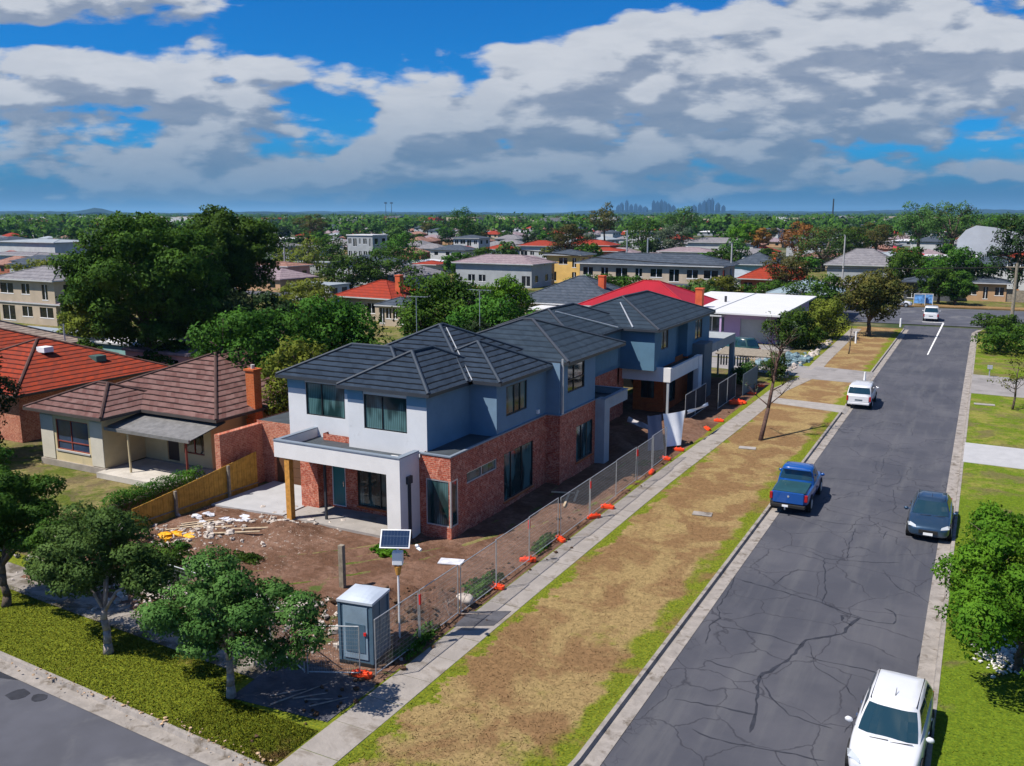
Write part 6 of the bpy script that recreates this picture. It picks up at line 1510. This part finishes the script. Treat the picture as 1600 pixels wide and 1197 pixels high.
rubble('covered_pile', [(-16.4, 88.5, .9, 1.6, 240)], 'heap of blue-white rubbish and rocks beside the driveway by the lilac house', material('pile_blue', (.15, .22, .25), .8, .2, var=.4, vscale=3), 15, .15, .42)
rubble('rubble', [(-14.9, 93, .25, 6, 160)], 'row of grey garden rocks beside the far footpath', stone, 16, .1, .28)
mb = MB().prism([(-30, 88.5), (-17.5, 88.0), (-17.3, 98.5), (-30, 99.0)], -.05, .012); struct('driveway', mb, material('driveway_grey', (.4, .38, .36)))

# ---- named trees of the middle distance
def mid(label, px, dist, top, R_, seed, mat, leaves=3500, size=.5, squash=.8, name='tree', **kw): big(label=label, name=name, px=px, dist=dist, top=top, R_=R_, seed=seed, mat=mat, leaves=leaves, size=size, squash=squash, n=16, **kw)
mid('round hedge-like tree left of the dark-green pair in the middle distance', 545, 170, 7.4, 6.5, 101, green_mid, squash=.6)
mid('round hedge-like tree in the middle distance, nearest the red-walled little house', 600, 175, 8.4, 7.5, 102, green_mid, squash=.62)
mid('dark round tree above the hedge-like pair', 622, 215, 10.5, 7.0, 103, green_deep)
mid('yellow-green tree left of the modern white block', 470, 210, 9.0, 7.5, 104, green_yellow)
mid('mid-green tree just left of the modern white block', 512, 230, 9.8, 6.5, 105, green_mid)
mid('tall dark autumn-brown tree on the left-centre skyline', 488, 420, 14.5, 9.0, 106, rust_leaf, squash=.5)
mid('tall umbrella-topped tree on the skyline left of centre', 722, 330, 17.0, 5.6, 107, green_mid, squash=1.1)
mid('dark rust-brown tall tree standing on the skyline near the city towers', 945, 330, 18.2, 5.6, 108, rust_leaf, squash=1.0)
mid('brown rounded tree in front of the skyline trees at centre', 888, 260, 12.0, 6.0, 109, rust_leaf, squash=.8)
mid('broad dark tree on the skyline right of the city towers', 1066, 330, 17.6, 7.5, 110, green_olive, squash=.7)
mid('pale grey-green tree in front of the broad dark skyline tree', 1050, 270, 12.0, 6.0, 111, blue_green, squash=.8)
mid('dark green tree between the city towers and the broad skyline tree', 1005, 300, 13, 7.0, 112, green_deep, squash=.7)
mid('autumn-orange tree in the middle distance right of centre', 1186, 300, 9.8, 5.0, 113, autumn_leaf, squash=.6)
mid('bright green tree beside the autumn-orange one', 1163, 290, 12.0, 4.6, 114, green_bright)
mid('yellow-orange large tree on the right-hand ridge of trees', 1255, 260, 12.6, 7.0, 115, autumn_leaf, squash=.7)
mid('big olive tree mass right of the yellow-orange tree', 1290, 240, 11.8, 9.0, 116, green_olive, squash=.6)
mid('dark green tree behind the grey hip-roofed house', 1330, 250, 11.8, 7.0, 117, green_deep, squash=.7)
mid('brownish-grey tree right of the lone mast', 1372, 290, 12.5, 8.0, 118, rust_leaf, squash=.6)
mid('big dark tree on the right skyline, the left of two high crowns', 1438, 300, 18.4, 8.2, 119, green_olive, 5000, squash=.8)
mid('big dark tree on the right skyline, the right of two high crowns', 1492, 290, 18.6, 8.8, 120, green_olive, 5000, squash=.8)
mid('dark tree beyond the white hall on the right skyline', 1545, 320, 15.0, 8.0, 121, green_deep, squash=.7)
mid('tall dark conifer cut by the right photo edge', 1600, 170, 15.0, 5.0, 122, dark_leaf, 6000, .4, squash=1.3)
mid('big round green tree above the dark-roofed tan house at the junction', 1500, 172, 9.8, 6.2, 123, green_mid, 8000, .4, squash=.75)
mid('blue-green tree left of the big round junction tree', 1428, 176, 9.0, 5.2, 124, green_deep, 6000, .4, squash=.75)
mid('round green tree in front of the far junction houses, left of the two', 1478, 158, 6.6, 3.4, 141, green_mid, 5000, .35, squash=.9)
mid('dark green tree in front of the far junction houses, right of the two', 1505, 157, 5.6, 3.0, 142, green_deep, 5000, .35, squash=.9)
mid('dark slim tree beside the far junction house, under the blue-white board', 1462, 168, 6.0, 2.6, 125, green_deep, 3000, .35, squash=1)
mid('dark tree between tan house and orange fence at the junction', 1530, 170, 6.5, 3.0, 126, dark_leaf, 3000, .35, squash=.9)
mid('clipped-looking tree row below the red-tiled house, left end', 1130, 140, 5.2, 4.5, 127, green_yellow, 4000, .35, squash=.5)
mid('clipped-looking tree row below the red-tiled house, right end', 1205, 138, 5.0, 5.5, 128, green_mid, 4000, .35, squash=.45)
mid('brownish bush tree right of the teal-walled house', 1236, 160, 7.8, 4.5, 129, rust_leaf, 3500, .35, squash=.7)
mid('green hedge tree beside the long dark slate roof', 935, 138, 5.6, 5.5, 130, green_mid, 5000, .35, squash=.5)
mid('dark green hedge tree behind the long slate roof, further right', 985, 140, 5.0, 4.5, 131, green_deep, 4000, .35, squash=.5)
mid('yellow-green tree left of the red-tiled cream house', 470, 122, 6.0, 5.2, 132, green_yellow, 6000, .35, squash=.6)
mid('bright green tree on the front side of the long pale-roofed carport', 420, 235, 9, 6.5, 133, green_deep, 3500, .45)
mid('yellow hedge tree left of the huge dark tree', 60, 170, 7.0, 7.0, 134, green_yellow, 5000, .4, squash=.45)
mid('dark leafy tree beside the lilac house in shade of the street tree', 1290, 128, 6.5, 4.6, 135, green_deep, 6000, .35, squash=.8)
mid('dark green tree right of the crimson roof chimney', 1100, 135, 5.0, 4.0, 136, green_olive, 4000, .35, squash=.7)
mid('green tree in the middle of the red roofs', 752, 215, 6.8, 5.0, 137, green_mid, 3500, .4, squash=.6)
mid('low tree between red-walled house and long mauve roof', 710, 190, 6.5, 3.0, 138, green_deep, 3000, .4)
p = ground(725, 398, 0); tag(build('hedge', MB().box(p.x - 4, p.x + 4, p.y, p.y + 1.5, 0, 2.4), material('red_hedge', (.42, .03, .04), .9, .1, var=.5, vscale=1.5, bump=1.0, bscale=4)), 'long crimson flowering hedge below the white two-storey house', 'hedge')

# ---- far suburb: individual houses and trees between the named ones, thinning to one wooded mass
fg = random.Random(77)
proto_h = []
for i, (rf_, wl_, w, d, st_, tn) in enumerate([('grey', 'white', 16, 11, 1, .38), ('red', 'cream', 15, 12, 1, .4), ('slate', 'white', 17, 12, 2, .3), ('brown', 'brick', 15, 11, 1, .4), ('pale', 'white', 14, 10, 1, .3), ('white', 'grey', 20, 12, 1, .15), ('mauve', 'tan', 16, 12, 1, .35)]):
    h = 3.1 * st_; t = thing('house', 'small %s-roofed house far off among the trees' % {'pale': 'pale metal'}.get(rf_, rf_), 'house', (0, -60 - 25 * i, 0), 0, 'far-off houses among trees')
    m = MB().box(-w / 2, w / 2, -d / 2, d / 2, -.1, h)
    build('wall', m, WM[wl_], t, world=False)
    for k in range(3): a = -w / 2 + w * (k + .5) / 3; build('window', MB().box(a - .9, a + .9, -d / 2 - .05, -d / 2 + .05, h - 2.1, h - .8), glass_dark, t, world=False)
    r = MB(); hip(r, -w / 2 - .6, w / 2 + .6, -d / 2 - .6, d / 2 + .6, h, tn); r.box(-w / 2 - .6, w / 2 + .6, -d / 2 - .6, d / 2 + .6, h - .2, h - .004)
    build('roof', r, RM[rf_], t, world=False); proto_h.append(register(t))
tcl = []
for i, (mt, sq, sz) in enumerate([(green_deep, .8, .8), (green_mid, .7, .8), (green_olive, .9, .8), (green_yellow, .7, .8), (rust_leaf, .8, .8), (blue_green, .9, .8), (dark_leaf, 1.1, .8)]):
    cl = ball_clumps(0, 0, 5.6, 4.4, 4.4, 4.0 * sq, 12, 200 + i, (.28, .42))
    t = thing('tree', 'tree', 'tree', (8 * i, -300, 0)); build('trunk', MB().tube((0, 0, 0), (0, 0, 4), .3, .2, 6), bark, t, world=False)
    o = bpy.data.objects.new('crown', leaves_mesh('crown', crown_data(cl, 1100, sz, 300 + i), mt)); C.objects.link(o); o.parent = t; tcl.append(register(t))
occupied = [(o.location.x, o.location.y) for o in C.objects if o.parent is None and o.get('category') in ('house', 'shop', 'hall', 'shed', 'apartment block')]
def free(x, y, r): return all((x - a) ** 2 + (y - b) ** 2 > r * r for a, b in occupied)
nh = 0; used = set()
for row in range(60):
    dist = 175 + row * 14 + row * row * .35
    if dist > 1000: break
    half = dist * .60; step = 19 + dist * .018
    n = int(2 * half / step)
    for k in range(n):
        if nh >= 290: break
        a = (k + .5 + fg.uniform(-.2, .2)) / n * 2 - 1; px = 800 + a * 840
        if fg.random() < .30: continue
        p = afar(px, dist * fg.uniform(.98, 1.02) * math.sqrt(1 + (a * .6) ** 2))
        if p.y < 172 and p.x > -60 or not free(p.x, p.y, 13): continue
        i = fg.choices(range(7), [5, 4, 3, 3, 3, 1.5, 3])[0]; occupied.append((p.x, p.y))
        src = proto_h[i]
        if i not in used: src.location = p; src.rotation_euler.z = fg.uniform(-.15, .15); src.scale = (.75, .75, .75); used.add(i)
        else: clone(src, p, fg.uniform(-.2, .2) + (pi / 2 if fg.random() < .3 else 0), scale=fg.uniform(.62, .85))
        nh += 1
kinds = ['dark green', 'mid-green', 'olive green', 'yellow-green', 'rust-brown', 'grey-green', 'very dark']
usedt = set(); nt = 0
def put_tree(p, s, i):
    global nt
    lab = '%s tree standing among the far-off houses' % kinds[i]
    if i not in usedt:
        r = tcl[i]; r.location = p; r.scale = (s, s, s); r['label'] = lab; r['group'] = 'far-off trees among the houses'; usedt.add(i)
    else: clone(tcl[i], p, fg.uniform(0, 6.28), lab, 'far-off trees among the houses', (s * fg.uniform(.85, 1.3), s * fg.uniform(.85, 1.3), s * fg.uniform(.8, 1.15)))
    nt += 1
tries = 0
while nt < 290 and tries < 4000:
    tries += 1
    u = fg.random(); dist = 190 + 640 * u ** 1.0; px = fg.uniform(-30, 1630); p = afar(px, dist)
    if (p.y < 172 and p.x > -38) or not free(p.x, p.y, 8): continue
    if dist < 330 and fg.random() < .5: continue
    s = fg.uniform(.45, .85) * (1 if dist < 330 else 1.25)
    put_tree(p, s, fg.choices(range(7), [6, 6, 4, 1.5, 1.2, 2, 3])[0])
# the wooded mass beyond, one object of leaf clumps
gg = np.random.default_rng(5); cl = []
for k in range(2600):
    dist = 560 + 3400 * gg.random() ** 1.7; px = gg.uniform(-60, 1660); p = afar(px, dist)
    if dist < 1000 and not free(p.x, p.y, 12): continue
    r = gg.uniform(4, 8.5) * (1 + dist / 6000); cl.append((p.x, p.y, r * gg.uniform(.4, .75), r * 1.25, r * 1.25, r * .8))
v = crown_data(cl, 110000, 3.6, 6, hollow=.75)
o = bpy.data.objects.new('far_woodland', leaves_mesh('far_woodland', v, green_deep)); C.objects.link(o); tag(o, 'distant tree cover of the suburb merging into one dark mass at the skyline', 'woodland', kind='stuff')
mb = MB(); gr = random.Random(3)
for k in range(320):
    dist = 1000 + 2200 * gr.random() ** 1.5; p = afar(gr.uniform(-20, 1620), dist); w, d, h = gr.uniform(8, 22), gr.uniform(8, 14), gr.uniform(5, 11)
    mb.box(p.x - w, p.x + w, p.y - d, p.y + d, 0, h, gr.choice([0, 0, 1, 2, 3]))
tag(build('far_rooftops', mb, [WM['white'], RM['red'], RM['grey'], WM['cream']]), 'tiny pale and red rooftops dotted through the woods near the skyline', 'rooftops', kind='stuff')
# ---- distant ranges and the city
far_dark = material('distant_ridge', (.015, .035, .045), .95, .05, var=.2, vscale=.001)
def ridge(name, pxs, dist, hs_, thick=600):
    m = MB(); n = len(pxs)
    for k in range(n - 1):
        a0, a1 = afar(pxs[k], dist), afar(pxs[k + 1], dist); b0, b1 = afar(pxs[k], dist + thick), afar(pxs[k + 1], dist + thick); h0, h1 = hs_[k], hs_[k + 1]
        m.poly([(a0.x, a0.y, -.1), (a1.x, a1.y, -.1), (a1.x, a1.y, h1 * .5), (a0.x, a0.y, h0 * .5)]); m.poly([(a0.x, a0.y, h0 * .5), (a1.x, a1.y, h1 * .5), (b1.x, b1.y, h1), (b0.x, b0.y, h0)]); m.poly([(b0.x, b0.y, h0), (b1.x, b1.y, h1), (b1.x, b1.y, -.1), (b0.x, b0.y, -.1)])
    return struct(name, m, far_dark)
gr = random.Random(8); pxs = list(range(-200, 1840, 12))
ridge('hills', pxs, 5200, [22 + 6 * sin(x * .02) + gr.uniform(0, 5) + (26 * math.exp(-((x - 152) / 22) ** 2)) for x in pxs])
ridge('hills', pxs, 7800, [30 + 8 * sin(x * .013 + 1) + gr.uniform(0, 8) + (14 if x > 900 else 0) for x in pxs], 900)
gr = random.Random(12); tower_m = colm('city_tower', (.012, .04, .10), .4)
def tower(px, h, w, k):
    p = afar(px, 7600 + gr.uniform(-300, 300)); t = thing('tower', 'hazy blue city tower on the skyline, %s' % k, 'tower', (p.x, p.y, 0), gr.uniform(-.4, .4), 'city towers on the skyline')
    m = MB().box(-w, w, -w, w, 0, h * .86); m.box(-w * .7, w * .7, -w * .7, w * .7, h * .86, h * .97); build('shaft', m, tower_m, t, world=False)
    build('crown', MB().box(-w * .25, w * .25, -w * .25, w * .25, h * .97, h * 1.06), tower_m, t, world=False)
T_ = [(966, 90, 14), (971, 112, 13), (979, 128, 10), (986, 95, 14), (993, 104, 12), (1000, 90, 14), (1008, 74, 16), (1021, 128, 14), (1027, 118, 16), (1033, 132, 13), (1038, 120, 17), (1044, 104, 15), (1052, 84, 16), (1084, 88, 16), (1093, 112, 15), (1100, 124, 14), (1107, 140, 17), (1112, 148, 12), (1121, 110, 14), (1130, 84, 15)]
for k, (px, h, w) in enumerate(T_):
    tower(px, h * .88 + 8, w * 1.1, ('number %d from the left of the skyline row' % (k + 1)))
for px, lab in ((603, 'left'), (612, 'right')):
    p = afar(px, 2600); t = thing('radio_mast', 'thin radio mast above the left-centre skyline, the %s of two' % lab, 'mast', (p.x, p.y, 0)); build('mast', MB().tube((0, 0, 0), (0, 0, 48), 1.0, .6, 5).box(-3, 3, -3, 3, 44, 47), charcoal, t, world=False)

# ---- the air between: thin even haze round everything
hz_ = MB().box(-24500, 24500, -3000, 24000, -1.5, 190)
ho = build('haze', hz_, []); ho['kind'] = 'stuff'; ho['label'] = 'thin blue haze lying over the whole suburb'; ho['category'] = 'haze'
hm = bpy.data.materials.new('haze_air'); hm.use_nodes = True; ht = NT(hm.node_tree); ht.n.clear()
pv = ht.node('ShaderNodeVolumePrincipled', {'Color': (.30, .62, .95, 1), 'Density': HAZE_D, 'Anisotropy': 0.1})
ht.l.new(pv.outputs[0], ht.node('ShaderNodeOutputMaterial').inputs['Volume']); hm.cycles.homogeneous_volume = True
ho.data.materials.append(hm)
